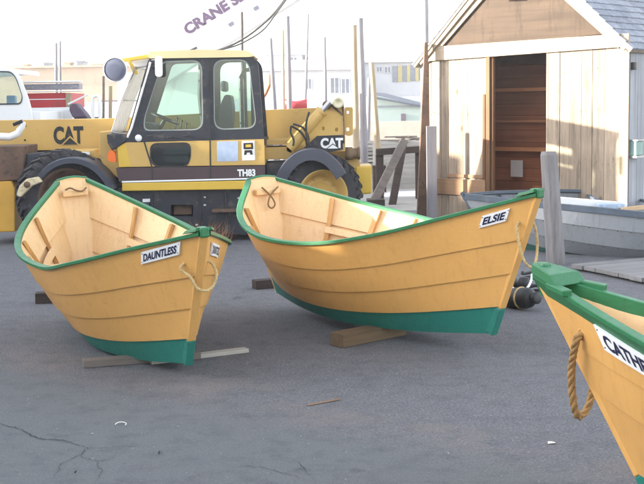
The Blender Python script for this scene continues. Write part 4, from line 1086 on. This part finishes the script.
# things in the grey boat
mb = MB(); p = [B_(x, y, 13.35) for x, y in ((556, 197.5), (627, 203.5))]
mb.obox(p[0] + Vector((0, 0, -.04)), p[1] + Vector((0, 0, -.04)), .03, .09); mb.obox(p[0] + Vector((0, .06, .0)), p[1] + Vector((0, .06, .0)), .14, .012)
lone('white_tray', mb, M['white'], p[0].lerp(p[1], .5), 'long white plastic tray lying across the grey boat', 'tray', bevel=.004)
mb = MB(); c = B_(611, 207, 13.15); mb.box((c.x - .16, c.y - .1, c.z - .09), (c.x + .13, c.y + .12, c.z + .045)); 
for k in (-.1, .07): mb.box((c.x + k - .02, c.y - .115, c.z - .01), (c.x + k + .02, c.y - .1005, c.z + .03))
lone('tackle_box', mb, paint('pale_blue_plastic', (.34, .43, .56), .45, .1), c, 'pale blue plastic box sitting in the grey boat', 'box', bevel=.01)
mb = MB()
p = [B_(621, 210.5, 12.95), B_(662, 207, 13.1)]; mb.obox(p[0], p[1], .05, .018); mb.obox(p[0] + Vector((.02, .05, .02)), p[1] + Vector((0, .05, .025)), .04, .018)
lone('wood_strips', mb, paint('tan_strip', (.55, .38, .22), .6, .15), p[0], 'pair of tan wood strips laid over the grey boat rail', 'wood strips')

# ------------------------------------------------------------------ grey plank deck by the third dory
mb = MB(); rng = random.Random(9); y = 0
while y < 2.6:
    w_ = .19; x0 = rng.uniform(-.02, .02)
    for a0, a1 in ((x0, x0 + 2.2), (x0 + 2.205, x0 + 4.6)): mb.box((a0, -y - w_ + .004, .02), (a1, -y - .004, .065 + rng.uniform(-.003, .003)))
    y += w_
dkp = gnd(571, 270)
dk = mb.build('plank_deck', M['deck'], None, bevel=.004); dk.location = (dkp.x, dkp.y, .002); dk.rotation_euler.z = R(24); tag(dk, 'low grey plank deck between the CATHERINE dory and the grey boat', 'deck')

# ------------------------------------------------------------------ black fenders with white line under the ELSIE bow
c = gnd(520, 309)
root = thing('boat_fender', c, 'round black rubber fender lying with white rope under the bow of ELSIE', 'fender', 'black gear under the ELSIE bow')
mb = MB(); ax = Vector((.55, -.8, .12)).normalized()
mb.lathe((0, .0,   .095), ax, [(-.19, 0), (-.19, .04), (-.16, .07), (-.10, .09), (.08, .09), (.12, .08), (.15, .05), (.155, .0)], 24)
mb.build('body', M['matt_black'], root); 
mb = MB(); mb.lathe(Vector((0, 0,   .095)) + ax * .175, ax, [(0, .05), (.03, .05), (.035, .03), (.035, 0)], 16); mb.build('end_cap', M['matt_black'], root)
mb = MB(); mb.lathe(Vector((0, 0,   .095)) + ax * .02, ax, [(-.012, .09), (0, .098), (.012, .09)], 24); mb.build('lashing', M['rope'], root)
c2 = gnd(508, 303)
root = thing('boat_fender', c2 + Vector((-.1, .12, 0)), 'duller black bag bundle pushed behind the ELSIE stem beside the rope', 'bag', 'black gear under the ELSIE bow')
mb = MB()
rows = []
for i in range(9):
    ph = math.pi * i / 8; rows.append([(math.cos(t) * .24 * math.sin(ph) * (1 + .12 * math.sin(3 * t + i)), math.sin(t) * .16 * math.sin(ph) * (1 + .1 * math.cos(4 * t)), .15 - .15 * math.cos(ph) * (1 - .1 * math.sin(2 * t))) for t in [k * 2 * math.pi / 16 for k in range(16)]])
mb.loft(rows, close=True); mb.build('bag_body', M['matt_black'], root)
mb = MB(); mb.tube([(-.06, 0, .28), (-.05, 0, .36), (.03, 0, .37), (.06, 0, .29)], .012, 6); mb.build('bag_handle', M['matt_black'], root)
pts = [B_(508, 281, 9.9), B_(512, 287, 9.75), B_(517, 291, 9.7), B_(523, 291, 9.7), B_(528, 287, 9.7), B_(531, 281, 9.75), B_(532, 274, 9.8)]
rm = rope_mb(pts, .011); lone('white_rope', rm, M['white'], pts[0], 'white rope draped over the black fender', 'rope')
mb = MB(); a = gnd(514, 304) 
lone('float_grip', (lambda m: (m.lathe(B_(524, 283, 9.95), (0, 0, 1), [(-.07, 0), (-.07, .05), (.0, .06), (.05, .04), (.05, 0)], 14), m)[1])(MB()), M['matt_black'], B_(524, 283, 9.95), 'small black float resting on top of the round fender', 'float', 'black gear under the ELSIE bow')

pts = []
c3 = gnd(541, 300)
for k in range(70):
    t = k * .32; pts.append(Vector((c3.x - .02 + (.15 - .0006 * k) * math.cos(t), c3.y + .22 + .12 * math.sin(t), .02 + .0028 * k + .012 * math.sin(t * 2.3))))
mb = MB(); mb.tube(pts, .014, 6); lone('hose_coil', mb, M['matt_black'], c3, 'loose coil of black hose behind the black fender', 'hose', 'black gear under the ELSIE bow')

# ------------------------------------------------------------------ poles behind the yard
def pole(xt, yt, xb, Y, wpx, mat, label, taper=.7, nm='wooden_pole', sq=False):
    t = at(xt, yt, Y); yb = at(xb, 150, Y); bpt = Vector((yb.x + (yb.x - t.x) * (yb.z / max(.1, t.z - yb.z)), Y, 0)); r = wpx * 1.12 * Y / F / 2
    mb = MB(); n = 9
    mb.tube([bpt.lerp(t, i / n) + Vector((random.uniform(-.004, .004), 0, 0)) * (0 < i < n) for i in range(n + 1)], [r * (1 - (1 - taper) * i / n) for i in range(n + 1)], 10)
    return lone(nm, mb, mat, bpt, label, 'pole', 'bare wooden poles along the waterfront')
pole(353.8, 25, 356.5, 24.5, 6, M['post_cream'], 'thick cream pole paired left of a lavender grey one behind the telehandler', .9)
pole(359.5, 18, 364, 25.2, 7, M['post_lav'], 'tallest thick lavender grey pole right behind the cream one', .9)
pole(371.5, 62, 378, 22.5, 6, M['post_cream'], 'shorter leaning cream pole left of the dark leaning timbers', .75)
pole(369.5, 78, 367.5, 27, 4, M['post_lav'], 'thin grey pole half hidden behind the shorter cream pole', .9)
pole(425, -12, 427.5, 31, 6, M['post_lav'], 'grey pole rising behind the shed roof left corner', .9)
pole(287.3, 16, 290.5, 26, 5, M['post_lav'], 'straight grey pole behind the telehandler boom, third right of the cab', .85)
pole(282.8, 30, 284.3, 27, 3, wood('orange_pole', (.55, .38, .25), .2, .8, 'Z', 8, .7, .1), 'thin orange tan pole just left of the straight grey one', .8)
pole(270.5, 38, 276.5, 24, 6.5, M['post_lav'], 'leaning grey pole thicker at the foot right behind the cab', .45)
pole(308, 14, 303.8, 33, 2.6, M['post_lav'], 'thin pale leaning pole between the grey poles behind the boom', .8)
pole(324.5, 37, 326.5, 28, 3.5, M['post_lav'], 'thin grey pole left of the far windowed building', .7)
pole(241.8, 12, 243.5, 34, 2.6, M['timber'], 'thin dark pole rising above the cab roof', .8)
pole(56, 43, 56.5, 36, 3, M['post_lav'], 'left pole of the close pair above the tan building', .9)
pole(60, 41, 60.5, 36.3, 2.5, M['post_lav'], 'right pole of the close pair above the tan building', .9)
pole(110.5, 86, 110.5, 20.5, 3.2, M['post_cream'], 'short cream post behind the boom below the round work lamp', 1)
pole(103.5, 76, 103.5, 21, 2.2, M['timber_g'], 'short thin grey post behind the boom left of the work lamp', 1)
# rounded pipe rail
mb = MB(); P = [B_(x, y, 20.3) for x, y in ((92.5, 130), (92.5, 100), (93.5, 96.5), (96.5, 95.5), (99, 97), (99.5, 101), (99.5, 130))]
P[0].z = 0; P[-1].z = 0; mb.tube(P, .03, 8); lone('pipe_hoop', mb, M['white'], P[0], 'white bent pipe hoop standing behind the telehandler boom', 'pipe rail')
mb = MB(); P = [B_(x, y, 25) for x, y in ((270, 74), (270, 84), (266, 93), (261, 101), (258, 108))]; P.append(Vector((P[-1].x - .3, 25, 0)))
mb.tube(P, .035, 8); lone('rusty_pipe', mb, paint('orange_rust', (.38, .14, .06), .8, .2), P[-1], 'bent orange rusty pipe behind the cab rear window', 'pipe')

# ------------------------------------------------------------------ dark timbers and clutter between telehandler and shed
def beam(p, q, w_, h_, mat, label, nm='timber_prop', grp='dark props and beams left of the shed'):
    mb = MB(); mb.obox(p, q, w_, h_, up=(0, 1, 0)); return lone(nm, mb, mat, Vector((q[0], q[1], 0)), label, 'beam', grp, bevel=.006)
beam(B_(404, 141, 20.6), B_(373, 203, 19.6), .14, .12, M['timber_g'], 'sunlit topped dark prop leaning right towards the crossbeam, left of the pair')
beam(B_(403, 146, 20.9), B_(392, 206, 20.2), .13, .12, M['timber'], 'darker steep prop of the leaning pair left of the shed')
beam(B_(376, 152, 21.3), B_(424, 149, 21.3), .12, .14, M['timber'], 'horizontal dark crossbeam behind the two leaning props')
for i, (x, d_) in enumerate(((379.5, 21.4), (419, 21.4))):
    p = B_(x, 150, d_); q = p.copy(); q.z = 0; beam(p, q, .14, .14, M['timber'], ['dark upright under the left end of the crossbeam', 'dark upright under the crossbeam end nearest the shed'][i])
mb = MB(); c = B_(375.5, 200, 19.6); mb.box((c.x - .15, 19.4, 0), (c.x + .15, 19.8, c.z + .02)); lone('prop_block', mb, M['timber'], Vector((c.x, 19.6, 0)), 'dark block at the foot of the leftmost leaning prop', 'block', bevel=.01)
mb = MB(); c = B_(397, 205, 20.2); mb.box((c.x - .2, 20.0, 0), (c.x + .2, 20.5, c.z)); lone('prop_block', mb, M['timber_b'], Vector((c.x, 20.2, 0)), 'brown block at the foot of the steeper leaning prop', 'block', bevel=.01)
mb = MB(); a, b = B_(383, 194, 22.5), B_(419, 193, 22.5); mb.box((a.x, 21.9, a.z - .09), (b.x, 23.2, a.z))
for x_ in (a.x + .06, b.x - .1):
    for y_ in (22.0, 23.1): mb.box((x_, y_, 0), (x_ + .07, y_ + .07, a.z - .09))
lone('low_table', mb, M['white'], Vector(((a.x + b.x) / 2, 22.5, 0)), 'low white topped table behind the leaning props', 'table', bevel=.006)
mb = MB(); c = B_(379, 178, 23); mb.box((c.x - .12, 22.9, 0), (c.x + .14, 23.2, B_(0, 172, 23).z)); lone('wood_box', mb, M['ply'], Vector((c.x, 23, 0)), 'brown wooden box left behind the leaning props', 'box', bevel=.01)
mb = MB(); rng = random.Random(5)
z_ = 0
for r_ in range(11):
    for c__ in range(3):
        x0_ = B_(364, 0, 27).x + rng.uniform(-.3, .1); y_ = 26.8 + c__ * .28
        if rng.random() < .85: mb.box((x0_, y_, z_ + .01), (B_(421, 0, 27).x + rng.uniform(-.3, .3), y_ + .22, z_ + .06 + rng.uniform(0, .02)))
    z_ += .085
lone('lumber_stack', mb, M['timber_l'], Vector((B_(390, 0, 27).x, 27, 0)), 'stack of grey white lumber behind the leaning props', 'lumber stack')
for i in range(9):
    a = B_(378 + i * 3.5, 146 - rng.uniform(0, 9), 24.2 + i * .05); b = a + Vector((rng.uniform(.3, .75), rng.uniform(-.2, .2), rng.uniform(-.1, .12)))
    mb = MB() if i == 0 else mb
    mb.obox(a, b, .07, .03)
lone('scrap_board_pile', mb, M['timber_g'], Vector((B_(390, 0, 24.3).x, 24.3, 0)), 'jumbled pile of scrap boards lying on top behind the crossbeam', 'scrap wood')
mb = MB(); c = B_(392, 165, 24.4); mb.box((B_(372, 0, 24.4).x, 24.1, 0), (B_(421, 0, 24.4).x, 24.9, B_(0, 148, 24.4).z)); lone('pallet_stack', mb, M['timber_l'], Vector((c.x, 24.4, 0)), 'pale wooden bin under the scrap board pile', 'bin', bevel=.01)

# ------------------------------------------------------------------ far buildings
def building(name, px0, px1, pyt, Y, depth, wall, label, windows=(), roof=None, roofh=0, wmat='farwin', doors=(), grp=None):
    a, b = at(px0, pyt, Y), at(px1, pyt, Y); top = (a.z + b.z) / 2; loc = Vector(((a.x + b.x) / 2, Y, 0))
    root = thing(name, loc, label, 'building', grp or 'buildings across the harbour')
    mb = MB(); mb.box((a.x, Y, 0), (b.x, Y + depth, top)); mb.build('wall', M[wall], root, off=loc)
    if roof:
        mb = MB(); mb.prism([(a.x - .4, top + .01), (b.x + .4, top + .01), (b.x + .4, top + .16), (a.x - .4, top + .16)], Y - .4, Y + depth + .4)
        if roofh: mb.prism([(Y - .4, top + .16), (Y + depth + .4, top + .16), (Y + depth / 2, top + .16 + roofh)], a.x - .4, b.x + .4, ax='x')
        mb.build('roof', M[roof], root, off=loc)
    for (x0, y0, x1, y1) in windows:
        p, q = at(x0, y1, Y), at(x1, y0, Y); mb = MB(); mb.box((p.x, Y - .05, p.z), (q.x, Y - .01, q.z)); wn = mb.build('window', M[wmat], root, off=loc)
        mb = MB(); t = .05; mb.prism([(p.x - t, p.z - t), (q.x + t, p.z - t), (q.x + t, q.z + t), (p.x - t, q.z + t)], Y - .09, Y - .01, holes=[[(p.x, p.z), (q.x, p.z), (q.x, q.z), (p.x, q.z)]])
        xm = (p.x + q.x) / 2; mb.box((xm - .03, Y - .085, p.z), (xm + .03, Y - .052, q.z)); mb.build('window_frame', M['farwhite'], wn, off=loc)
    for (x0, y0, x1, y1, mt_) in doors:
        p, q = at(x0, y1, Y), at(x1, y0, Y); mb = MB(); mb.box((p.x, Y - .06, p.z), (q.x, Y - .01, q.z)); mb.build('door' if mt_ == 'redpaint' else 'panel', M[mt_], root, off=loc)
    return root
building('warehouse', -40, 131, 68, 95, 20, 'tan', 'long tan brick building across the water behind the white truck cab', roof='tan', doors=[(101, 100, 120, 112, 'darkpurple')])
for i, (x0, x1, y0, y1, mt_) in enumerate([(24, 27, 65, 71, 'tan'), (44, 49, 63.5, 71, 'farwin'), (64, 70, 63, 70, 'tan'), (77, 84, 62, 67, 'farwin'), (92, 101, 64.5, 67.5, 'tan')]):
    p, q = at(x0, y1, 97), at(x1, y0, 97); mb = MB(); mb.box((p.x, 97, p.z - 1), (q.x, 98.5, q.z)); mb.box((p.x - .08, 96.95, q.z + .003), (q.x + .08, 98.6, q.z + .12))
    lone('roof_vent', mb, M[mt_], Vector((p.x, 97, p.z)), ['narrow tan vent at the left on the tan building roof', 'grey box vent on the tan building roof left of the pole pair', 'wide tan vent on the tan building roof right of the pole pair', 'grey vent with cap on the tan building roof', 'low tan vent on the tan building roof nearest the work lamp'][i], 'vent', 'vents on the tan roof')
building('harbour_house', 262, 352, 70.5, 78, 12, 'farwhite', 'long white building with paired windows behind the telehandler boom', [(331, 78, 338.5, 93), (342, 79, 349, 93), (306, 79, 311, 89)], 'farwhite', .8)
building('net_loft', 266, 302, 55, 88, 12, 'farwhite', 'taller white building with one small dark window behind the grey poles', [(291, 57.5, 296.5, 66)], 'farwhite', 0)
building('cannery', 352, 424, 62.5, 84, 14, 'farwhite', 'white building with a row of yellow and grey panels left of the shed', [(377, 67, 381.5, 71.5), (385, 67, 390, 72.5)], 'farwhite', 0,
         doors=[(392.5, 66, 397.5, 82, 'farwin'), (398, 65.5, 402, 82, 'faryellow'), (402.3, 65.5, 406.5, 81.5, 'farwin'), (407, 65.3, 410, 81.5, 'faryellow'), (410.3, 65, 415, 81, 'farwin'), (415.3, 65, 418.5, 81, 'faryellow'), (418.8, 65, 420.5, 80, 'farwin')])
# low boathouse with slate roof
BYd = 58; a = at(374, 108, BYd); b = at(424, 108, BYd)
bh = thing('boathouse', Vector(((a.x + b.x) / 2, BYd, 0)), 'low pale green boathouse with a sloping slate blue roof', 'building', 'buildings across the harbour')
lb = Vector(((a.x + b.x) / 2, BYd, 0))
w0, w1, w2, w3 = at(374, 98, BYd), at(378, 95, BYd), at(423, 105, BYd), at(423, 104, BYd)
mb = MB(); mb.prism([(w0.x, 0), (b.x, 0), (b.x, w2.z - .05), (w1.x + .1, w1.z - .05), (w0.x, w1.z - .05)], BYd, BYd + 6); mb.build('wall', M['fargreen'], bh, off=lb)
r0, r1, r2, r3 = at(376, 97.5, BYd), at(376, 91.5, BYd), at(388, 92.5, BYd), at(423, 103, BYd)
mb = MB(); mb.add([(r0.x, BYd - .5, r0.z), (r1.x, BYd + 2.5, r1.z), (r2.x, BYd + 2.5, r2.z), (r3.x, BYd + .5, r3.z), (r3.x, BYd - .5, r3.z - .12)], [(0, 1, 2, 3, 4)]); mb.build('roof', M['farroof'], bh, off=lb, solid=.08)
p, q = at(401, 121, BYd), at(405.5, 113.5, BYd); mb = MB(); mb.box((p.x, BYd - .04, p.z), (q.x, BYd - .01, q.z)); mb.build('door', M['darkpurple'], bh, off=lb)
mb = MB(); p, q = at(375, 107.5, BYd), at(423, 106.5, BYd); mb.box((p.x, BYd - .03, p.z), (q.x, BYd - .01, q.z + .08)); mb.build('trim_band', M['farwin'], bh, off=lb)
# low quay wall
mb = MB(); p = at(364, 122, 50); q = at(424, 121, 50); mb.box((p.x - 1, 50, 0), (q.x + .6, 50.6, p.z)); lone('quay_wall', mb, paint('quay_tan', (.46, .40, .34), .8, .1), Vector((p.x, 50, 0)), 'low tan quay wall in front of the boathouse', 'wall')
mb = MB(); p = at(262, 100, 40); q = at(352, 100, 40); mb.box((-30, 60, 0), (8, 60.5, at(322, 98, 60).z)); lone('pale_fence', mb, M['farwhite'], Vector((-10, 60, 0)), 'long pale fence low behind the telehandler', 'fence')

# ------------------------------------------------------------------ mobile crane
CYd = 42
base = at(150, 72, CYd); tip = at(318, -34, CYd)
cl = Vector((at(150, 140, CYd).x, CYd, 0))
crane = thing('mobile_crane', cl, 'white mobile crane with CRANE SERVICE lettered on its raised boom', 'crane')
d = (tip - base).normalized(); n = Vector((-d.z, 0, d.x)); w_ = 37 * CYd / F
mb = MB(); mb.obox(base, tip + d * 2, w_, .75, up=n.cross(d)); bo = mb.build('boom', paint('boom_white', (.55, .55, .57), .5, .05), crane, off=cl, bevel=.04)
# lettering
l0 = at(188.5, 47.5, CYd); V, Fc, wd = text_geo('CRANE SERVICE', .05); ang = math.atan2(d.z, d.x); hgt = 13.2 * CYd / F
off_y = CYd - w_ / 2 - .01
mb = MB(); mb.obox(base, tip + d * 2, .75, w_, up=(0, 1, 0))
front = CYd - max(.375, 0) - .0
yf = None
bb = [v.co.y for v in bo.data.vertices]; yf = min(bb) + cl.y - .012
sc = (yf / CYd)
l0 = at(188, 35.5, yf); c, s = math.cos(ang), math.sin(ang); hgt = 11.2 * yf / F
V2 = [(vx * 1.08 * hgt, vy * hgt) for vx, vy in V]
mb = MB(); mb.add([(l0.x + x * c - z * s, yf, l0.z + x * s + z * c) for x, z in V2], Fc); mb.build('boom_lettering', M['purple'], bo, off=cl)
mb = MB()
for (x_, y_) in ((231, 24), (256, 8)):
    p = at(x_, y_, yf); mb.obox(p + d * -.09, p + d * .09, .12, .03, up=(0, 1, 0))
mb.build('boom_lamp', M['lens'], bo, off=cl)
mb = MB(); p, q = at(188.5, 51.5, 40), at(197, 47.5, 40); mb.obox(p, q, .14, .07); mb.build('boom_stop', M['dark'], crane, off=cl)
mb = MB(); e0 = at(150, 78, CYd + .5); e1 = at(215, 118, CYd + .5)
mb.box((e0.x - 1.2, CYd + .4, 1.2), (e0.x + 2.0, CYd + 2.4, e0.z + .2)); mb.box((e0.x - 3, CYd + .3, .6), (e0.x + 5.5, CYd + 2.6, 1.25)); mb.build('turret', M['white'], crane, off=cl, bevel=.05)
for k in range(4):
    mb = MB(); mb.lathe((e0.x - 2.2 + k * 2.2, CYd + .3, .55), (0, -1, 0), [(-.3, .55), (0, .55), (.03, .45), (.02, .25), (0, 0)], 24); mb.build('wheel', M['rubber'], crane, off=cl)
# sagging cables
def cable(pix, Y, r, label):
    P = spl([at(x, y, Y) for x, y in pix], 30); mb = MB(); mb.tube(P, r, 6); lone('overhead_cable', mb, M['hose'], P[0], label, 'cable', 'sagging cables above the cab')
cable([(200, 53), (222, 49), (243, 39), (262, 25), (276, 11), (290, -8)], 33, .028, 'upper of the two dark sagging cables rising right from above the cab')
cable([(208, 51.5), (226, 48.5), (243, 42.5), (263, 30), (277, 12), (292, -9)], 32.6, .022, 'lower of the two dark sagging cables rising right from above the cab')

# ------------------------------------------------------------------ white truck cab on the left
WY = 19.5; loc = at(0, 150, WY); loc.z = 0
tr = thing('white_truck', loc, 'white truck cab with a rounded side window behind the telehandler boom at far left', 'truck')
pr = [at(x, y, WY) for x, y in ((-60, 72), (0, 67), (12, 68.5), (19, 76), (29, 101), (33, 122), (36, 170), (-60, 172))]
wn = [at(x, y, WY) for x, y in ((-20, 71.5), (11, 72), (16, 78), (22.5, 97), (20.5, 103.5), (-20, 104))]
outl = roundpoly([(p.x, p.z) for p in pr], [.05, .1, .1, .2, .2, .1, .05, .05]); hole = roundpoly([(p.x, p.z) for p in wn], [.05, .1, .15, .1, .1, .05])
mb = MB(); mb.prism(outl, WY, WY + .08, holes=[hole]); mb.build('cab_body', M['white'], tr, off=loc, bevel=.01)
mb = MB(); mb.prism([(pr[0].x, pr[0].z - .08), (pr[1].x, pr[1].z - .08), (pr[2].x, pr[2].z - .08), (pr[2].x, pr[2].z), (pr[1].x, pr[1].z), (pr[0].x, pr[0].z)], WY + .085, WY + 1.89)
zb = at(0, 112, WY).z
mb.box((pr[0].x, WY + .085, zb - .9), (at(34, 0, WY).x, WY + 1.89, zb)); mb.build('cab_shell', M['white'], tr, off=loc, bevel=.01)
cx = sum(p[0] for p in hole) / len(hole); cz = sum(p[1] for p in hole) / len(hole)
rim = [(cx + (p[0] - cx) * 1.03, cz + (p[1] - cz) * 1.06) for p in hole]
mb = MB(); mb.prism(rim, WY - .012, WY - .001, holes=[[(cx + (p[0] - cx) * .985, cz + (p[1] - cz) * .97) for p in hole]]); mb.build('window_seal', M['fender'], tr, off=loc)
mb = MB(); mb.prism(hole, WY + .03, WY + .036); mb.build('side_window', M['glass'], tr, off=loc)
p = at(13, 99, WY + .4); mb = MB(); mb.box((p.x - .09, WY + .3, p.z - .1), (p.x + .07, WY + .4, p.z + .06)); mb.build('inside_mirror', paint('mirror_blue', (.25, .33, .5), .3, .1), tr, off=loc, bevel=.02)
for k in (-.7, .25):
    mb = MB(); mb.lathe((loc.x + k, WY - .02, .5), (0, -1, 0), [(-.25, .5), (0, .5), (.02, .4), (0, .2), (0, 0)], 28); mb.build('wheel', M['rubber'], tr, off=loc)
# red trailer with grey top
RY = 21.5; loc = at(55, 150, RY); loc.z = 0
rt = thing('red_trailer', loc, 'red open sided trailer with a grey panelled top rail behind the boom', 'trailer')
def rb(x0, y0, x1, y1, nm, mat, Y0=0, D=.1, **k):
    p, q = at(x0, y1, RY), at(x1, y0, RY); mb = MB(); mb.box((p.x, RY + Y0, p.z), (q.x, RY + Y0 + D, q.z)); return mb.build(nm, mat, rt, off=loc, **k)
rb(20, 80.5, 79, 83, 'top_edge', M['white'], -.06, .4, bevel=.01)
rb(21, 83.3, 79, 90, 'grey_panel', paint('grey_lavender', (.22, .21, .25), .5, .15, (.34, .33, .37), 9, dirt_amt=.5), 0, .3)
rb(22, 90.2, 80, 92.2, 'lower_edge', M['white'], -.06, .4, bevel=.01)
rb(24, 92.6, 66, 108, 'red_side', M['redpaint'], .05, 1.6)
rb(26, 98.4, 66, 100, 'red_trim', M['white'], .03, .018)
rb(30, 107, 74, 150, 'white_cover', M['white'], -.15, .18, bevel=.05)
rb(66.5, 93, 70, 118, 'corner_post', M['post_cream'], 0, .1)
mb = MB(); p, q = at(68, 104, RY - .2), at(88, 94.5, RY - .2); mb.obox(p, q, .05, .03); mb.build('white_bar', M['white'], rt, off=loc)
mb = MB(); mb.box((loc.x - .9, RY + .1, .55), (loc.x + .6, RY + 1.6, at(50, 118, RY).z)); mb.build('bed', M['dark'], rt, off=loc)
for k in (-.5, .3):
    mb = MB(); mb.lathe((loc.x + k, RY + .02, .4), (0, -1, 0), [(-.2, .4), (0, .4), (.02, .3), (0, 0)], 24); mb.build('wheel', M['rubber'], rt, off=loc)
mb = MB(); p = [at(x, y, 21) for x, y in ((71, 104), (77, 103), (83, 110), (89, 117), (74, 118), (70, 110))]
mb.prism([(q.x, q.z) for q in p], 20.9, 21.25); mb.box((p[4].x, 20.95, 0), (p[3].x, 21.2, p[4].z - .005)); lone('tarp_bundle', mb, M['darkpurple'], Vector((p[0].x, 21, 0)), 'dark purple tarp covered bundle right of the red trailer', 'bundle', bevel=.03)
# red hull far behind the boom
mb = MB(); L0, L1 = at(285, 103, 30), at(307, 103, 30); rows = []
for i in range(11):
    t = i / 10; x_ = L0.x + (L1.x - L0.x) * t; hw = .28 * math.sin(math.pi * (.06 + .88 * t)) ** .6; top = L0.z + .06 * (2 * t - 1) ** 2
    rows.append([(x_, 30 + hw * math.cos(a), top + .0 + (.05 if math.sin(a) > 0 else .22) * math.sin(a)) for a in [k * 2 * math.pi / 12 for k in range(12)]])
mb.loft(rows, close=True); mb.add(rows[0], [tuple(range(12))]); mb.add(rows[-1], [tuple(range(12))])
mb.box((L0.x + .15, 29.9, 0), (L0.x + .22, 30.1, L0.z - .15)); mb.box((L1.x - .22, 29.9, 0), (L1.x - .15, 30.1, L0.z - .15))
lone('red_canoe', mb, M['redpaint'], Vector((L0.x, 30, 0)), 'small red canoe on posts seen just above the telehandler boom', 'canoe')

# ------------------------------------------------------------------ unseen blocks left of the yard, heights and gap shaped for its shade
def shade_building(name, y0, y1, h, label, roof=.5):
    mb = MB(); mb.box((-18, y0, 0), (-11, y1, h))
    loc = Vector((-14, (y0 + y1) / 2, 0)); o = lone(name, mb, M['shed_side'], loc, label, 'building', 'unseen shade casters left of the yard'); return o
shade_building('warehouse', -22, 7.3, 4.5, 'long unseen building left of the yard nearest the viewer, height set to shade the dories')
shade_building('sun_gap_block', 7.32, 9.3, 3.28, 'low narrow unseen block, added as a gap that lets sun into the dories')
shade_building('loft', 9.32, 13.9, 4.4, 'unseen block beyond the low gap, height set to shade the grey boat')
shade_building('low_shade_block', 13.92, 16.2, 3.4, 'low unseen block level with the telehandler, sized so sun passes over it')
shade_building('far_shade_block', 16.22, 34, 4.0, 'long unseen block farthest from the viewer, height set to shade the foot of the shed')

# ------------------------------------------------------------------ thin volume added to pale the background, imitating lens glare
mb = MB(); mb.box((-120, -40, -1), (120, 160, 10.5))
hm = bpy.data.materials.new('glare_veil_volume'); hm.use_nodes = True; hn = hm.node_tree; hn.nodes.clear()
ho = hn.nodes.new('ShaderNodeOutputMaterial'); hv = hn.nodes.new('ShaderNodeVolumePrincipled')
hv.inputs['Color'].default_value = (.95, .96, 1, 1); hv.inputs['Density'].default_value = .0013; hv.inputs['Anisotropy'].default_value = .2
hn.links.new(hv.outputs[0], ho.inputs['Volume'])
tag(mb.build('glare_veil', hm), kind='stuff')
